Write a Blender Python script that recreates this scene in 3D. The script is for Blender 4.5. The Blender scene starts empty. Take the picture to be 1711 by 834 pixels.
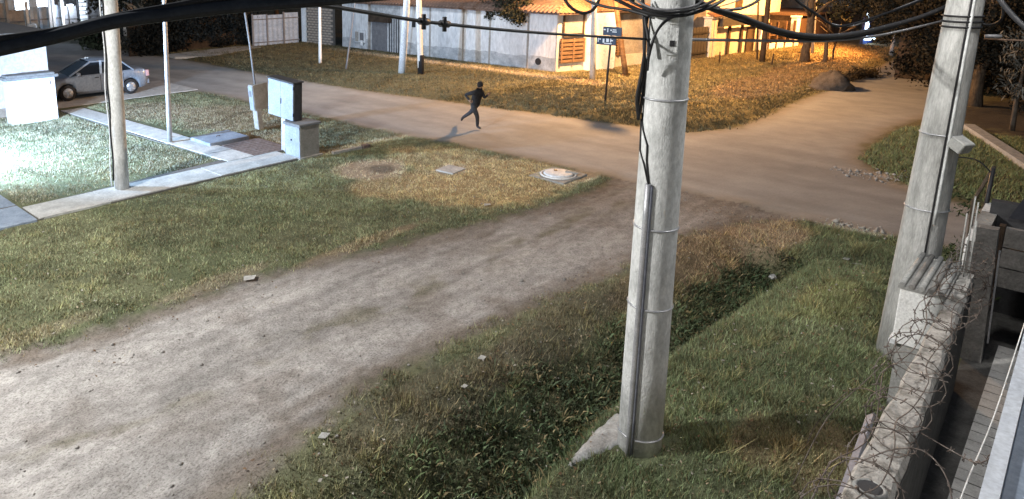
import bpy, bmesh, math, random
import numpy as np
from mathutils import Vector, Matrix
rad = math.radians
random.seed(7)
rng = np.random.default_rng(7)
SC = bpy.context.scene
COL = SC.collection

# ------------------------------------------------------------------ camera, sky, light, exposure
cam_d = bpy.data.cameras.new('camera')
cam = bpy.data.objects.new('camera', cam_d)
COL.objects.link(cam)
SC.camera = cam
cam.location = (0, 0, 5.7)
cam.rotation_euler = (rad(90) - math.atan(.2254), 0, rad(-45))
cam_d.sensor_fit = 'HORIZONTAL'
cam_d.sensor_width = 36.0
cam_d.lens = 36.0 * 1200.0 / 1711.0
cam_d.shift_x = .1201
cam_d.shift_y = -.1207
cam_d.clip_start = .05
cam_d.clip_end = 2000

world = bpy.data.worlds.new("World")
SC.world = world
world.use_nodes = True
wn = world.node_tree
sky = wn.nodes.new('ShaderNodeTexSky')
sky.sky_type = 'NISHITA'
sky.sun_disc = False
SUN_EL, SUN_AZ = rad(28), rad(250)
sky.sun_elevation = SUN_EL
sky.sun_rotation = SUN_AZ
bg = wn.nodes['Background']
bg.inputs['Strength'].default_value = .015
wn.links.new(sky.outputs[0], bg.inputs['Color'])
moon = bpy.data.lights.new('night_sun', 'SUN')
moon.energy = .012
moon.angle = rad(8)
moon.color = (1, .97, .93)
mo = bpy.data.objects.new('night_sun', moon)
COL.objects.link(mo)
mo.rotation_euler = (rad(90) - SUN_EL - .5, 0, rad(180) - SUN_AZ)

SC.view_settings.view_transform = 'Standard'
SC.view_settings.look = 'None'
SC.view_settings.exposure = 1.15
SC.view_settings.gamma = 1

# lamp powers (W); every lamp is built further down as a real luminaire
P_TRACK, P_FLOOD, P_SOD_A, P_SOD_B, P_STREET = 7100, 7800, 7800, 16000, 720

# ------------------------------------------------------------------ materials
MATS = {}
def mat(name, c1, c2=None, rough=.8, scale=6., bump=0., bscale=None, metal=0., detail=5., stretch=None, c3=None, attr=None, emit=None, estr=0., lo=.35, hi=.65, spec=.3):
    if name in MATS: return MATS[name]
    m = bpy.data.materials.new(name); m.use_nodes = True
    nt = m.node_tree; N = nt.nodes; L = nt.links
    b = N['Principled BSDF']
    b.inputs['Roughness'].default_value = rough
    b.inputs['Metallic'].default_value = metal
    b.inputs['Specular IOR Level'].default_value = spec
    tc = N.new('ShaderNodeTexCoord'); src = tc.outputs['Object']
    if stretch:
        mp = N.new('ShaderNodeMapping'); mp.inputs['Scale'].default_value = stretch
        L.new(src, mp.inputs['Vector']); src = mp.outputs[0]
    def noise(s, d=detail):
        n = N.new('ShaderNodeTexNoise'); n.inputs['Scale'].default_value = s; n.inputs['Detail'].default_value = d
        n.inputs['Roughness'].default_value = .65
        L.new(src, n.inputs['Vector']); return n
    def mix(a, bb, fac, typ='MIX'):
        x = N.new('ShaderNodeMix'); x.data_type = 'RGBA'; x.blend_type = typ
        for s_, v in ((x.inputs[6], a), (x.inputs[7], bb), (x.inputs[0], fac)):
            if hasattr(v, 'is_output'): L.new(v, s_)
            else: s_.default_value = v if not isinstance(v, tuple) else (*v[:3], 1)
        return x.outputs[2]
    col = None
    if attr:
        a = N.new('ShaderNodeAttribute'); a.attribute_name = attr
        col = a.outputs['Color']
        n = noise(scale)
        r = N.new('ShaderNodeValToRGB')
        r.color_ramp.elements[0].position = lo; r.color_ramp.elements[1].position = hi
        k1, k2 = c1, c2
        r.color_ramp.elements[0].color = (*k1, 1); r.color_ramp.elements[1].color = (*k2, 1)
        L.new(n.outputs[0], r.inputs[0])
        col = mix(col, r.outputs[0], 1., 'MULTIPLY')
        n2 = noise(scale*6.5 if scale > 2 else scale*20, 3)
        r2 = N.new('ShaderNodeValToRGB'); r2.color_ramp.elements[0].position = .33; r2.color_ramp.elements[1].position = .52
        r2.color_ramp.elements[0].color = (*((.58, .57, .56) if scale > 2 else (.9, .9, .9)), 1); r2.color_ramp.elements[1].color = (*((1.12,)*3 if scale > 2 else (1.05,)*3), 1)
        L.new(n2.outputs[0], r2.inputs[0]); col = mix(col, r2.outputs[0], 1., 'MULTIPLY')
    elif c2:
        n = noise(scale)
        r = N.new('ShaderNodeValToRGB')
        r.color_ramp.elements[0].position = lo; r.color_ramp.elements[1].position = hi
        r.color_ramp.elements[0].color = (*c1, 1); r.color_ramp.elements[1].color = (*c2, 1)
        if c3:
            e = r.color_ramp.elements.new((lo + hi) / 2 + .12); e.color = (*c3, 1)
            r.color_ramp.elements[-1].position = hi + .12
        L.new(n.outputs[0], r.inputs[0])
        n2 = noise(scale * 7, 3)
        r2 = N.new('ShaderNodeMapRange'); r2.inputs[1].default_value = .3; r2.inputs[2].default_value = .7
        r2.inputs[3].default_value = .78; r2.inputs[4].default_value = 1.15
        L.new(n2.outputs[0], r2.inputs[0])
        cc = N.new('ShaderNodeCombineColor')
        for i in range(3): L.new(r2.outputs[0], cc.inputs[i])
        col = mix(r.outputs[0], cc.outputs[0], 1., 'MULTIPLY')
    if col is not None: L.new(col, b.inputs['Base Color'])
    else: b.inputs['Base Color'].default_value = (*c1, 1)
    if bump:
        n3 = noise(bscale or scale * 4)
        bp = N.new('ShaderNodeBump'); bp.inputs['Strength'].default_value = bump; bp.inputs['Distance'].default_value = .03
        L.new(n3.outputs[0], bp.inputs['Height']); L.new(bp.outputs[0], b.inputs['Normal'])
    if emit:
        b.inputs['Emission Color'].default_value = (*emit, 1); b.inputs['Emission Strength'].default_value = estr
    MATS[name] = m
    return m

M_GROUND = mat('soil', (.66, .66, .66), (1.3, 1.3, 1.3), .95, 9, .6, 30, attr='col', lo=.3, hi=.7)
M_TRACK = mat('dirt', (.7, .69, .68), (1.2, 1.2, 1.2), .95, 5.5, .9, 30, attr='col', lo=.3, hi=.68, stretch=(.75, 1.1, 1))
M_ROAD = mat('compacted_road', (.85, .85, .85), (1.12, 1.12, 1.12), .85, 1.3, .12, 30, attr='col', lo=.3, hi=.7, stretch=(1.1, .7, 1))
M_GRASS = mat('grass_blades', (.75, .75, .75), (1.25, 1.25, 1.25), .7, 3, attr='col')
M_CONC = mat('concrete', (.25, .25, .24), (.38, .38, .36), .85, 5, .3, 40)
M_POLE = mat('pole_concrete', (.34, .35, .345), (.60, .61, .60), .8, 2.2, .45, 34, stretch=(1.6, 1.6, .8), lo=.25, hi=.55)
M_POLE2 = mat('weathered_pole', (.27, .27, .255), (.50, .50, .48), .85, 2.6, .6, 26, stretch=(3, 3, .6), lo=.28, hi=.58)
M_PAVE = mat('pavement', (.36, .36, .35), (.5, .5, .48), .85, 2.5, .25, 30)
M_WHITE = mat('white_paint', (.68, .70, .72), (.8, .82, .83), .7, 2, .1, 30)
M_HOUSEW = mat('house_paint', (.50, .55, .62), (.60, .65, .72), .75, 1.2, .15, 30)
M_WHITEC = mat('whitewash', (.5, .5, .47), (.82, .82, .8), .85, 5, .35, 40, lo=.25, hi=.45)
M_CAP = mat('cap_stone', (.13, .14, .15), (.2, .21, .22), .85, 6, .3)
M_STEEL = mat('galvanised', (.35, .36, .38), (.5, .5, .52), .45, 8, .1, metal=.5)
M_BAR = mat('painted_bar', (.13, .14, .17), (.2, .21, .25), .5, 12, .1)
M_CABLE = mat('black_cable', (.012, .012, .013), (.022, .022, .024), .55, 20)
M_CABLEB = mat('thick_black_cable', (.012, .016, .024), (.022, .028, .038), .6, 10)
M_GREYC = mat('grey_cable', (.16, .16, .17), (.24, .24, .25), .55, 20)
M_DARK = mat('dark_plastic', (.018, .018, .02), (.03, .03, .034), .5, 20)
M_SLAB = mat('bluish_slab', (.17, .21, .27), (.25, .3, .37), .85, 4, .2)
M_BRICKP = mat('patio_brick', (.10, .075, .07), (.19, .15, .135), .9, 5, .3)
M_CABW = mat('cabinet_white', (.22, .255, .31), (.28, .32, .38), .5, 3)
M_CABD = mat('cabinet_dark', (.035, .035, .037), (.055, .055, .058), .6, 8)
M_BOXG = mat('box_grey', (.22, .21, .19), (.3, .29, .27), .85, 5, .2)
M_WALLB = mat('bluewhite_render', (.52, .535, .55), (.68, .695, .71), .85, .9, .2, 20, lo=.25, hi=.6, stretch=(1, 1, .35))
M_WALLD = mat('dirty_plinth', (.27, .28, .29), (.54, .555, .57), .9, 2.6, .3, 20, lo=.3, hi=.66)
M_WALLW = mat('warm_render', (.5, .46, .4), (.64, .6, .53), .85, 2, .2)
M_WALLG = mat('grey_render', (.26, .24, .22), (.36, .34, .31), .9, 1.5, .2)
M_ROOF = mat('clay_tile', (.17, .085, .05), (.34, .17, .095), .85, 3, .3)
M_ROOFD = mat('old_clay_tile', (.10, .065, .05), (.19, .125, .095), .9, 3, .3)
M_WOOD = mat('wood', (.13, .075, .04), (.26, .16, .09), .8, 3, .3, stretch=(1, 1, 6))
M_WOODD = mat('dark_wood', (.03, .02, .014), (.065, .045, .03), .8, 3, .3)
M_SHEET = mat('blue_sheet', (.26, .33, .43), (.4, .48, .58), .6, 3, .1)
M_BRICK = mat('brick', (.24, .2, .165), (.44, .38, .32), .9, 4, .3)
M_MORTAR = mat('mortar', (.09, .085, .08), (.14, .13, .12), .95, 10)
M_GATE = mat('gate_grey', (.13, .13, .14), (.19, .19, .2), .7, 4)
M_IRON = mat('rusty_iron', (.05, .03, .02), (.12, .075, .05), .8, 20)
M_WIRE = mat('barbed_wire', (.06, .045, .038), (.20, .17, .15), .7, 14)
M_PRECAST = mat('precast', (.15, .145, .135), (.26, .25, .235), .9, 4, .5, 25)
M_TOPWALL = mat('mossy_top', (.15, .145, .125), (.38, .37, .345), .95, 6, .6, 30, c3=(.46, .44, .41), lo=.32, hi=.58)
M_RUBBLE = mat('pale_rubble', (.3, .28, .25), (.46, .44, .4), .9, 5)
M_INNER = mat('dirty_shaded_block', (.055, .053, .05), (.09, .088, .083), .95, 5, .4)  # dirty concrete, made darker still so the colour carries the passage shade
M_SPILL = mat('spilt_concrete', (.26, .26, .25), (.42, .42, .41), .95, 5, .6, 18)
M_TILE = mat('passage_tile', (.36, .35, .33), (.48, .47, .45), .85, 6, .2)
M_GUT = mat('gutter_white', (.52, .56, .62), (.6, .64, .69), .4, 3)
M_ROOFB = mat('bluegrey_roof', (.16, .2, .26), (.22, .27, .34), .5, 3, .1)
M_LEAF = mat('leaves', (.7, .7, .7), (1.2, 1.2, 1.2), .9, 3, attr='col', spec=.1)
M_BARK = mat('bark', (.05, .038, .028), (.12, .095, .07), .95, 8, .6, stretch=(2, 2, .5))
M_BARKP = mat('pale_bark', (.16, .14, .115), (.26, .24, .2), .95, 8, .6, stretch=(2, 2, .5))
M_CAR = mat('car_silver', (.25, .29, .35), (.28, .32, .38), .32, 2, metal=.35, spec=.5)
M_GLASS = mat('car_glass', (.012, .015, .02), None, .08, spec=.6)
M_TYRE = mat('rubber', (.015, .015, .016), (.025, .025, .026), .85, 20)
M_RIM = mat('alloy', (.42, .44, .47), (.5, .52, .55), .4, 10, metal=.6)
M_TAIL = mat('tail_lens', (.5, .3, .3), None, .25)
M_LENS = mat('clear_lens', (.75, .78, .8), None, .15)
M_SIGN = mat('sign_navy', (.012, .018, .035), (.02, .028, .05), .4, 10)
M_LETTER = mat('sign_letter', (.7, .7, .7), None, .5)
M_CLOTH = mat('dark_cloth', (.016, .016, .018), (.035, .035, .04), .9, 12)
M_TROUS = mat('charcoal_cloth', (.028, .028, .032), (.055, .055, .06), .9, 12)
M_SKIN = mat('skin', (.30, .19, .13), None, .6)
M_HAIR = mat('dark_hair', (.012, .009, .007), None, .7)
M_PAPER = mat('paper', (.3, .3, .285), (.46, .46, .44), .8, 20)
M_PEB = mat('pebbles', (.16, .15, .14), (.34, .33, .31), .9, 3)
M_SOILP = mat('soil_heap', (.06, .05, .042), (.115, .1, .085), .95, 4, .8, 12)
M_LED = mat('led_lens', (.8, .8, .8), None, .3, emit=(1, .98, .94), estr=12)
M_SODL = mat('sodium_lens', (.8, .6, .3), None, .3, emit=(1, .55, .16), estr=12)
M_LIT = mat('lit_glass', (.8, .85, .9), None, .3, emit=(.78, .88, 1), estr=6)
M_LITD = mat('lit_door', (.6, .8, 1), None, .3, emit=(.62, .82, 1), estr=3.0)
M_BLUE = mat('blue_panel', (.03, .06, .22), (.05, .09, .3), .5, 3)

# ------------------------------------------------------------------ mesh helpers
class MB:
    def __init__(s): s.v = []; s.f = []; s.sm = []
    def add(s, V, Fs, smooth=False):
        o = len(s.v); s.v += [tuple(p) for p in V]
        for f in Fs: s.f.append(tuple(i + o for i in f)); s.sm.append(smooth)
        return s
    def box(s, a, b, bev=0.):
        x0, y0, z0 = a; x1, y1, z1 = b
        if not bev:
            V = [(x, y, z) for z in (z0, z1) for (x, y) in ((x0, y0), (x1, y0), (x1, y1), (x0, y1))]
            return s.add(V, [(3, 2, 1, 0), (4, 5, 6, 7), (0, 1, 5, 4), (1, 2, 6, 5), (2, 3, 7, 6), (3, 0, 4, 7)])
        # vertical edges and top bevelled
        e = bev
        def ring(ix, z): return [(x0+ix+e, y0+ix, z), (x1-ix-e, y0+ix, z), (x1-ix, y0+ix+e, z), (x1-ix, y1-ix-e, z), (x1-ix-e, y1-ix, z), (x0+ix+e, y1-ix, z), (x0+ix, y1-ix-e, z), (x0+ix, y0+ix+e, z)]
        V = ring(0, z0) + ring(0, z1 - e) + ring(e, z1)
        Fs = [tuple(range(7, -1, -1)), tuple(range(16, 24))]
        for k in (0, 8):
            for i in range(8): Fs.append((k+i, k+(i+1) % 8, k+8+(i+1) % 8, k+8+i))
        return s.add(V, Fs)
    def bar(s, a, b, w, h, up=(0, 0, 1)):
        a, b = Vector(a), Vector(b); d = (b - a).normalized(); u = Vector(up)
        if abs(d.dot(u)) > .95: u = Vector((1, 0, 0))
        r = d.cross(u).normalized(); u = r.cross(d)
        V = []
        for p in (a, b):
            for (i, j) in ((-1, -1), (1, -1), (1, 1), (-1, 1)): V.append(p + r * (i * w / 2) + u * (j * h / 2))
        return s.add(V, [(3, 2, 1, 0), (4, 5, 6, 7), (0, 1, 5, 4), (1, 2, 6, 5), (2, 3, 7, 6), (3, 0, 4, 7)])
    def tube(s, pts, r, n=8, caps=True):
        pts = [Vector(p) for p in pts]; m = len(pts)
        rs = r if isinstance(r, (list, tuple)) else [r] * m
        V = []; prev = None
        for i, p in enumerate(pts):
            t = (pts[min(i+1, m-1)] - pts[max(i-1, 0)])
            t = t.normalized() if t.length > 1e-9 else Vector((0, 0, 1))
            if prev is None:
                u = Vector((0, 0, 1)) if abs(t.z) < .9 else Vector((1, 0, 0))
                a = t.cross(u).normalized()
            else:
                a = (prev - t * prev.dot(t)).normalized()
            prev = a; b = t.cross(a)
            for k in range(n):
                th = 2 * math.pi * k / n
                V.append(p + (a * math.cos(th) + b * math.sin(th)) * rs[i])
        Fs = []
        for i in range(m - 1):
            for k in range(n):
                Fs.append((i*n+k, i*n+(k+1) % n, (i+1)*n+(k+1) % n, (i+1)*n+k))
        s.add(V, Fs, True)
        if caps:
            o = len(s.v) - m * n
            s.f.append(tuple(o + k for k in range(n-1, -1, -1))); s.sm.append(False)
            s.f.append(tuple(o + (m-1)*n + k for k in range(n))); s.sm.append(False)
        return s
    def lathe(s, prof, n=20, c=(0, 0), caps=True):   # prof: (r, z)
        V = []; m = len(prof)
        for (r, z) in prof:
            for k in range(n):
                th = 2 * math.pi * k / n; V.append((c[0] + r*math.cos(th), c[1] + r*math.sin(th), z))
        Fs = [(i*n+k, i*n+(k+1) % n, (i+1)*n+(k+1) % n, (i+1)*n+k) for i in range(m-1) for k in range(n)]
        s.add(V, Fs, True)
        o = len(s.v) - m*n
        if caps:
            s.f.append(tuple(o + k for k in range(n-1, -1, -1))); s.sm.append(False)
            s.f.append(tuple(o + (m-1)*n + k for k in range(n))); s.sm.append(False)
        return s
    def prism(s, poly, z0, z1):
        n = len(poly)
        V = [(*p, z0) for p in poly] + [(*p, z1) for p in poly]
        return s.add(V, [tuple(range(n-1, -1, -1)), tuple(range(n, 2*n))] + [(i, (i+1) % n, n+(i+1) % n, n+i) for i in range(n)])
    def xform(s, M, start=0):
        s.v[start:] = [tuple(M @ Vector(p)) for p in s.v[start:]]; return s
    def mesh(s, name, m):
        me = bpy.data.meshes.new(name); me.from_pydata(s.v, [], s.f)
        me.polygons.foreach_set('use_smooth', s.sm)
        me.materials.append(m); me.update()
        return me
    def build(s, name, m, parent=None, world=False, kind=None):
        if parent is not None and world:
            l = parent.location; s.v = [(p[0]-l.x, p[1]-l.y, p[2]-l.z) for p in s.v]
        me = s.mesh(name, m)
        bm = bmesh.new(); bm.from_mesh(me); bmesh.ops.recalc_face_normals(bm, faces=bm.faces); bm.to_mesh(me); bm.free()
        o = bpy.data.objects.new(name, me); COL.objects.link(o)
        if parent is not None: o.parent = parent
        if kind: o['kind'] = kind
        return o
def tag(o, label, cat, group=None, kind=None):
    if label: o['label'] = label
    if cat: o['category'] = cat
    if group: o['group'] = group
    if kind: o['kind'] = kind
    return o
def thing(name, loc, label, cat, rz=0., group=None):
    o = bpy.data.objects.new(name, None); COL.objects.link(o)
    o.empty_display_size = .2
    o.location = loc if len(loc) == 3 else (*loc, 0); o.rotation_euler.z = rz
    return tag(o, label, cat, group)
def share(name, src, parent, loc=(0, 0, 0), rot=(0, 0, 0), scale=None):
    o = src.copy(); o.name = name; COL.objects.link(o); o.parent = parent; o.location = loc; o.rotation_euler = rot
    if scale: o.scale = scale
    return o
def obj_from(name, me, parent=None, loc=(0, 0, 0)):
    o = bpy.data.objects.new(name, me); COL.objects.link(o); o.location = loc
    if parent is not None: o.parent = parent
    return o
def copy_tree(o, parent=None):
    c = o.copy(); COL.objects.link(c); c.parent = parent
    for ch in list(o.children): copy_tree(ch, c)
    return c
def lerp(a, b, t): return tuple(x + (y - x) * t for x, y in zip(a, b))
def smooth_path(pts, per=6):
    P = [Vector(p) for p in pts]; out = []
    for i in range(len(P) - 1):
        p0 = P[max(i-1, 0)]; p1 = P[i]; p2 = P[i+1]; p3 = P[min(i+2, len(P)-1)]
        for k in range(per):
            t = k / per
            out.append(.5 * ((2*p1) + (p2-p0)*t + (2*p0-5*p1+4*p2-p3)*t*t + (3*p1-p0-3*p2+p3)*t**3))
    out.append(P[-1]); return out

# ------------------------------------------------------------------ numpy noise and plan geometry
_H = rng.random((256, 256))
def vnoise(x, y):
    x = np.asarray(x, float); y = np.asarray(y, float)
    xi = np.floor(x).astype(int); yi = np.floor(y).astype(int); fx = x - xi; fy = y - yi
    fx = fx*fx*(3-2*fx); fy = fy*fy*(3-2*fy)
    a = _H[xi & 255, yi & 255]; b = _H[(xi+1) & 255, yi & 255]; c = _H[xi & 255, (yi+1) & 255]; d = _H[(xi+1) & 255, (yi+1) & 255]
    return (a*(1-fx)+b*fx)*(1-fy) + (c*(1-fx)+d*fx)*fy
def fbm(x, y, o=4):
    s = 0; a = .5; t = 0
    for i in range(o):
        s = s + a*vnoise(x*2**i + 17*i, y*2**i + 31*i); t += a; a *= .55
    return s / t
def inpoly(X, Y, poly):
    r = np.zeros(X.shape, bool); n = len(poly)
    for i in range(n):
        x0, y0 = poly[i][:2]; x1, y1 = poly[(i+1) % n][:2]
        if y0 == y1: continue
        c = ((y0 > Y) != (y1 > Y)) & (X < (x1-x0)*(Y-y0)/(y1-y0) + x0)
        r ^= c
    return r
def segdist(X, Y, pts, closed=False):
    D = np.full(X.shape, 1e9); n = len(pts)
    for i in range(n if closed else n-1):
        x0, y0 = pts[i][:2]; x1, y1 = pts[(i+1) % n][:2]
        dx, dy = x1-x0, y1-y0; l = dx*dx+dy*dy + 1e-12
        t = np.clip(((X-x0)*dx + (Y-y0)*dy)/l, 0, 1)
        D = np.minimum(D, np.hypot(X-x0-t*dx, Y-y0-t*dy))
    return D
def sdf(X, Y, poly):
    d = segdist(X, Y, poly, True); return np.where(inpoly(X, Y, poly), -d, d)
def sstep(a, b, x):
    t = np.clip((x-a)/(b-a), 0, 1); return t*t*(3-2*t)

STREET = [(17.65, -30), (17.7, .5), (17.85, 2.2), (17.8, 3.6), (17.85, 5.5), (17.9, 7), (17.75, 9.5), (17.65, 12.5), (17.5, 14.5), (17.3, 16.2), (17.1, 18), (17.2, 20), (17.1, 22.2), (16.9, 27.9), (16.2, 33), (14, 40), (10, 50), (2, 70), (10, 90), (18, 70), (21.2, 52), (22.1, 38.4), (22, 32), (22.3, 24.3), (23.4, 16.6), (24.2, 11.4), (24.5, 9.8), (26.5, 8.9), (30, 8.85), (34.3, 9.0), (39, 8.8), (49, 9.05), (90, 9.2), (200, 9.5), (200, 4.2), (60, 4.2), (34.6, 4.2), (31, 4.9), (26.4, 5.05), (24.7, 4.7), (22.6, 3.8), (21.9, 2.6), (21.4, .7), (21.2, -30)]
TRACK = [(-20, 11.8), (0, 11.4), (2.8, 11.05), (3.8, 10.8), (5, 10.7), (6.6, 10.75), (7.9, 10.4), (9.25, 10.1), (11.4, 9.6), (14.2, 9.1), (16.6, 8.87), (17.6, 9.1), (18.2, 9.3), (18.2, 3.5), (17.6, 3.9), (17.2, 4.5), (16.5, 5.1), (14.6, 5.65), (12.4, 5.75), (10.6, 6.08), (8.8, 6.3), (7.3, 6.4), (6.2, 6.5), (5.4, 6.35), (4.3, 6.1), (3.6, 5.9), (0, 5.6), (-20, 5.2)]
DITCH = [(3.892, 3.971), (4.629, 4.033), (5.470, 4.083), (6.599, 4.165), (7.991, 4.271), (9.327, 4.304), (10.902, 4.222), (12.854, 4.014), (15.048, 3.795)]
DITCH2 = [(15.113, 3.814), (15.552, 3.291), (15.784, 2.728), (15.779, 2.141)]
def height(X, Y):
    z = .035*(fbm(X*1.1, Y*1.1) - .5) + .02*(vnoise(X*4.1, Y*4.1) - .5)
    st = sdf(X, Y, STREET); tr = sdf(X, Y, TRACK)
    z = z * np.where(st < 0, .25, 1)
    d = segdist(X, Y, DITCH)
    # side: towards the wall (smaller Y) the bank is steep, towards the track it is long
    yc = np.interp(X, [p[0] for p in DITCH], [p[1] for p in DITCH])
    far = Y > yc
    w = np.where(far, 1.6, .5)
    dep = .62 * sstep(0, 1, np.clip(1 - d/w, 0, 1)) * sstep(15.45, 15.0, X) * sstep(0., .35, np.maximum(tr, 0))
    z = z - dep
    d2 = segdist(X, Y, DITCH2); z = z - .22*np.exp(-(d2/.35)**2)
    z = z + .26*np.exp(-((X-12.3)/3.6)**2 - ((Y-2.55)/.85)**2)*sstep(.1, .7, d)
    z = z + .16*sstep(.0, 1.3, st)*np.exp(-((X-27)/5)**2-((Y-2.4)/2.2)**2)
    z = z + np.where(X > 21, .09*sstep(.1, .9, st), 0)
    # soil heap base and small rims beside the street
    z = z - .05*np.exp(-((st-.35)/.22)**2)*np.where((X > 20) & (Y > 9), 1, 0)
    z = z - np.where(tr < 0, .03*sstep(0, .6, -tr), 0) + np.where(tr < 0, .022*np.sin(Y*3.3+vnoise(X*.3, Y*.3)*3), 0)
    return z

def C(*a): return np.array(a)
PATCH = [  # x, y, rx, ry, colour, strength : dry, bare and worn ground, plus two patches of painted darkness
    (15.0, 11.2, 2.6, 2.0, (.34, .25, .13), .85), (13.2, 12.6, 1.6, 1.2, (.30, .22, .12), .75), (15.8, 13.6, 1.5, 1.8, (.29, .215, .115), .7),
    (13.55, 14.25, 1.15, .95, (.30, .24, .17), .95), (13.75, 14.1, .5, .42, (.12, .10, .075), .95),
    (15.1, 12.62, .62, .5, (.34, .28, .2), 1.), (16.9, 9.75, 1.0, .55, (.33, .27, .19), .9),
    (6.4, 10.9, 1.3, .25, (.2, .165, .12), .6), (2.9, 11.25, 1.6, .3, (.18, .145, .1), .5), (9.5, 10.35, 2., .22, (.2, .15, .1), .7),
    (14.6, 5.2, 1.9, .6, (.21, .145, .085), .9), (16.2, 4.5, 1.1, .7, (.24, .18, .12), .9), (12.4, 5.3, 1.6, .5, (.14, .105, .065), .75), (9.5, 5.6, 2.2, .45, (.10, .085, .06), .6), (6.5, 5.7, 2., .5, (.095, .08, .058), .55),
    (13.0, 2.6, 1.2, .5, (.17, .15, .055), .5), (8.6, 2.2, .6, .4, (.16, .11, .06), .6), (8.9, 1.6, .8, .3, (.17, .12, .065), .6),
    (13.5, 19.2, 1.6, 1.5, (.17, .13, .08), .7), (14.5, 23, 2.0, 3, (.16, .125, .08), .7), (13.0, 26.5, 1.6, 2, (.15, .12, .08), .7),
    (23.0, 4.6, .45, 1.1, (.34, .30, .25), 1.), (22.0, 3.6, .6, .8, (.33, .29, .24), .9), (17.9, 3.4, .5, .8, (.34, .3, .25), .9),
    (36, 11.3, 5, 1.6, (.16, .115, .07), .8), (29, 11, 3, 2, (.22, .18, .075), .6), (44, 11, 6, 2, (.17, .12, .07), .7), (60, 12, 12, 3, (.2, .14, .075), .7), (35.5, 1.8, 5, 2.2, (.05, .04, .03), .95), (35, -2, 6, 2.5, (.05, .04, .03), .95)]  # last two patches put shade into the soil colour behind the right pole
def ground_col(X, Y):
    n = fbm(X*.9, Y*.9); n2 = fbm(X*3.1+9, Y*3.1)
    base = C(.105, .112, .062)[None]*(.45+1.1*n)[:, None]*(.7+.6*n2)[:, None]
    lush = sstep(.48, .66, fbm(X*.55+40, Y*.55+3))[:, None]
    base = base*(1-.35*lush) + .35*lush*C(.06, .085, .04)
    # far verge drier
    fv = sstep(20, 23, X)[:, None]
    base = base*(1-fv*.75) + fv*.75*C(.125, .105, .05)*(.75+.5*n2)[:, None]
    gl = (sstep(4.2, 5.5, X)*sstep(1, 0, (Y-1)/20))[:, None]*0
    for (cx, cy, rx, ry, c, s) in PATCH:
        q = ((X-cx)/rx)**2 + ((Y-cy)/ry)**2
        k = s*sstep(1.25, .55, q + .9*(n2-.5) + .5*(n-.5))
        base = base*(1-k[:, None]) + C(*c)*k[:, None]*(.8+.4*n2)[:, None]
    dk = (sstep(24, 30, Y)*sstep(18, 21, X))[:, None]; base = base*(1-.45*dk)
    # pale worn footpath in front of the far houses
    fp = np.exp(-((X-(31.4+.02*(Y-25)))/.5)**2)*sstep(15, 18, Y)*sstep(40, 30, Y)*(.5+n2)
    base = base*(1-np.clip(fp, 0, 1)[:, None]*.8) + np.clip(fp, 0, 1)[:, None]*.8*C(.36, .3, .22)
    # worn trampled line from the grey box to the street
    ln = segdist(X, Y, [(13.7, 16.6), (15.2, 16.6), (17.2, 16.4)])
    k = (.75*sstep(.35, .08, ln))[:, None]; base = base*(1-k) + k*C(.26, .22, .14)
    return base
def track_col(X, Y):
    n = fbm(X*.45, Y*1.6); n2 = fbm(X*2.3, Y*4.5); n3 = fbm(X*.8+5, Y*.8+50)
    c = C(.29, .28, .268)[None]*(.72+.56*n)[:, None]*(.82+.36*n2)[:, None]*(.83+.33*sstep(.3, .68, fbm(X*.2+3, Y*4.)))[:, None]
    pale = sstep(.52, .72, fbm(X*.28+11, Y*1.1+7))[:, None]
    c = c*(1-.5*pale) + .5*pale*C(.35, .34, .325)
    mud = sstep(.57, .72, n3)[:, None]*(.5+.5*n2)[:, None]
    c = c*(1-.55*mud) + .55*mud*C(.14, .118, .1)
    tr = sdf(X, Y, TRACK)
    e = sstep(-.75, -.05, tr + .9*(n2-.5))[:, None]
    c = c*(1-.75*e) + .75*e*C(.125, .1, .078)
    e2 = sstep(13.2, 17, X)[:, None]*(.4+.6*n2)[:, None]
    c = c*(1-.5*e2) + .5*e2*C(.16, .13, .1)
    # grass tongues along the crown of the track
    g = (np.exp(-((Y-(8.3-.02*X))/.35)**2)*sstep(.5, .68, fbm(X*1.2, Y*3+80)))[:, None]
    c = c*(1-.55*g) + .55*g*C(.13, .12, .07)
    return c
def road_col(X, Y):
    n = fbm(X*.35, Y*.2); n2 = fbm(X*2, Y*1.4)
    c = C(.287, .285, .278)[None]*((.8+.4*n)*(.91+.16*sstep(.35, .65, fbm(X*1.3, Y*.09))*sstep(27, 23, X)+.14*sstep(23, 27, X)))[:, None]*(.9+.2*n2)[:, None]
    st = sdf(X, Y, STREET)
    e = sstep(-.7, -.05, st + .5*(n2-.5))[:, None]
    c = c*(1-.5*e) + .5*e*C(.21, .17, .12)
    return c
def blend_col(X, Y):
    st = sdf(X, Y, STREET); tr = sdf(X, Y, TRACK); n2 = fbm(X*3.7, Y*3.7) - .5
    g = ground_col(X, Y)
    kt = sstep(.22, -.3, tr + .6*n2)[:, None]
    c = g*(1-kt) + track_col(X, Y)*kt
    ks = sstep(.18, -.25, st + .5*n2)[:, None]
    return c*(1-ks) + road_col(X, Y)*ks

def add_cols(me, cols, domain='POINT'):
    a = me.color_attributes.new('col', 'FLOAT_COLOR', domain)
    a.data.foreach_set('color', np.concatenate([cols, np.ones((len(cols), 1))], 1).astype(np.float32).ravel())

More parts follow.
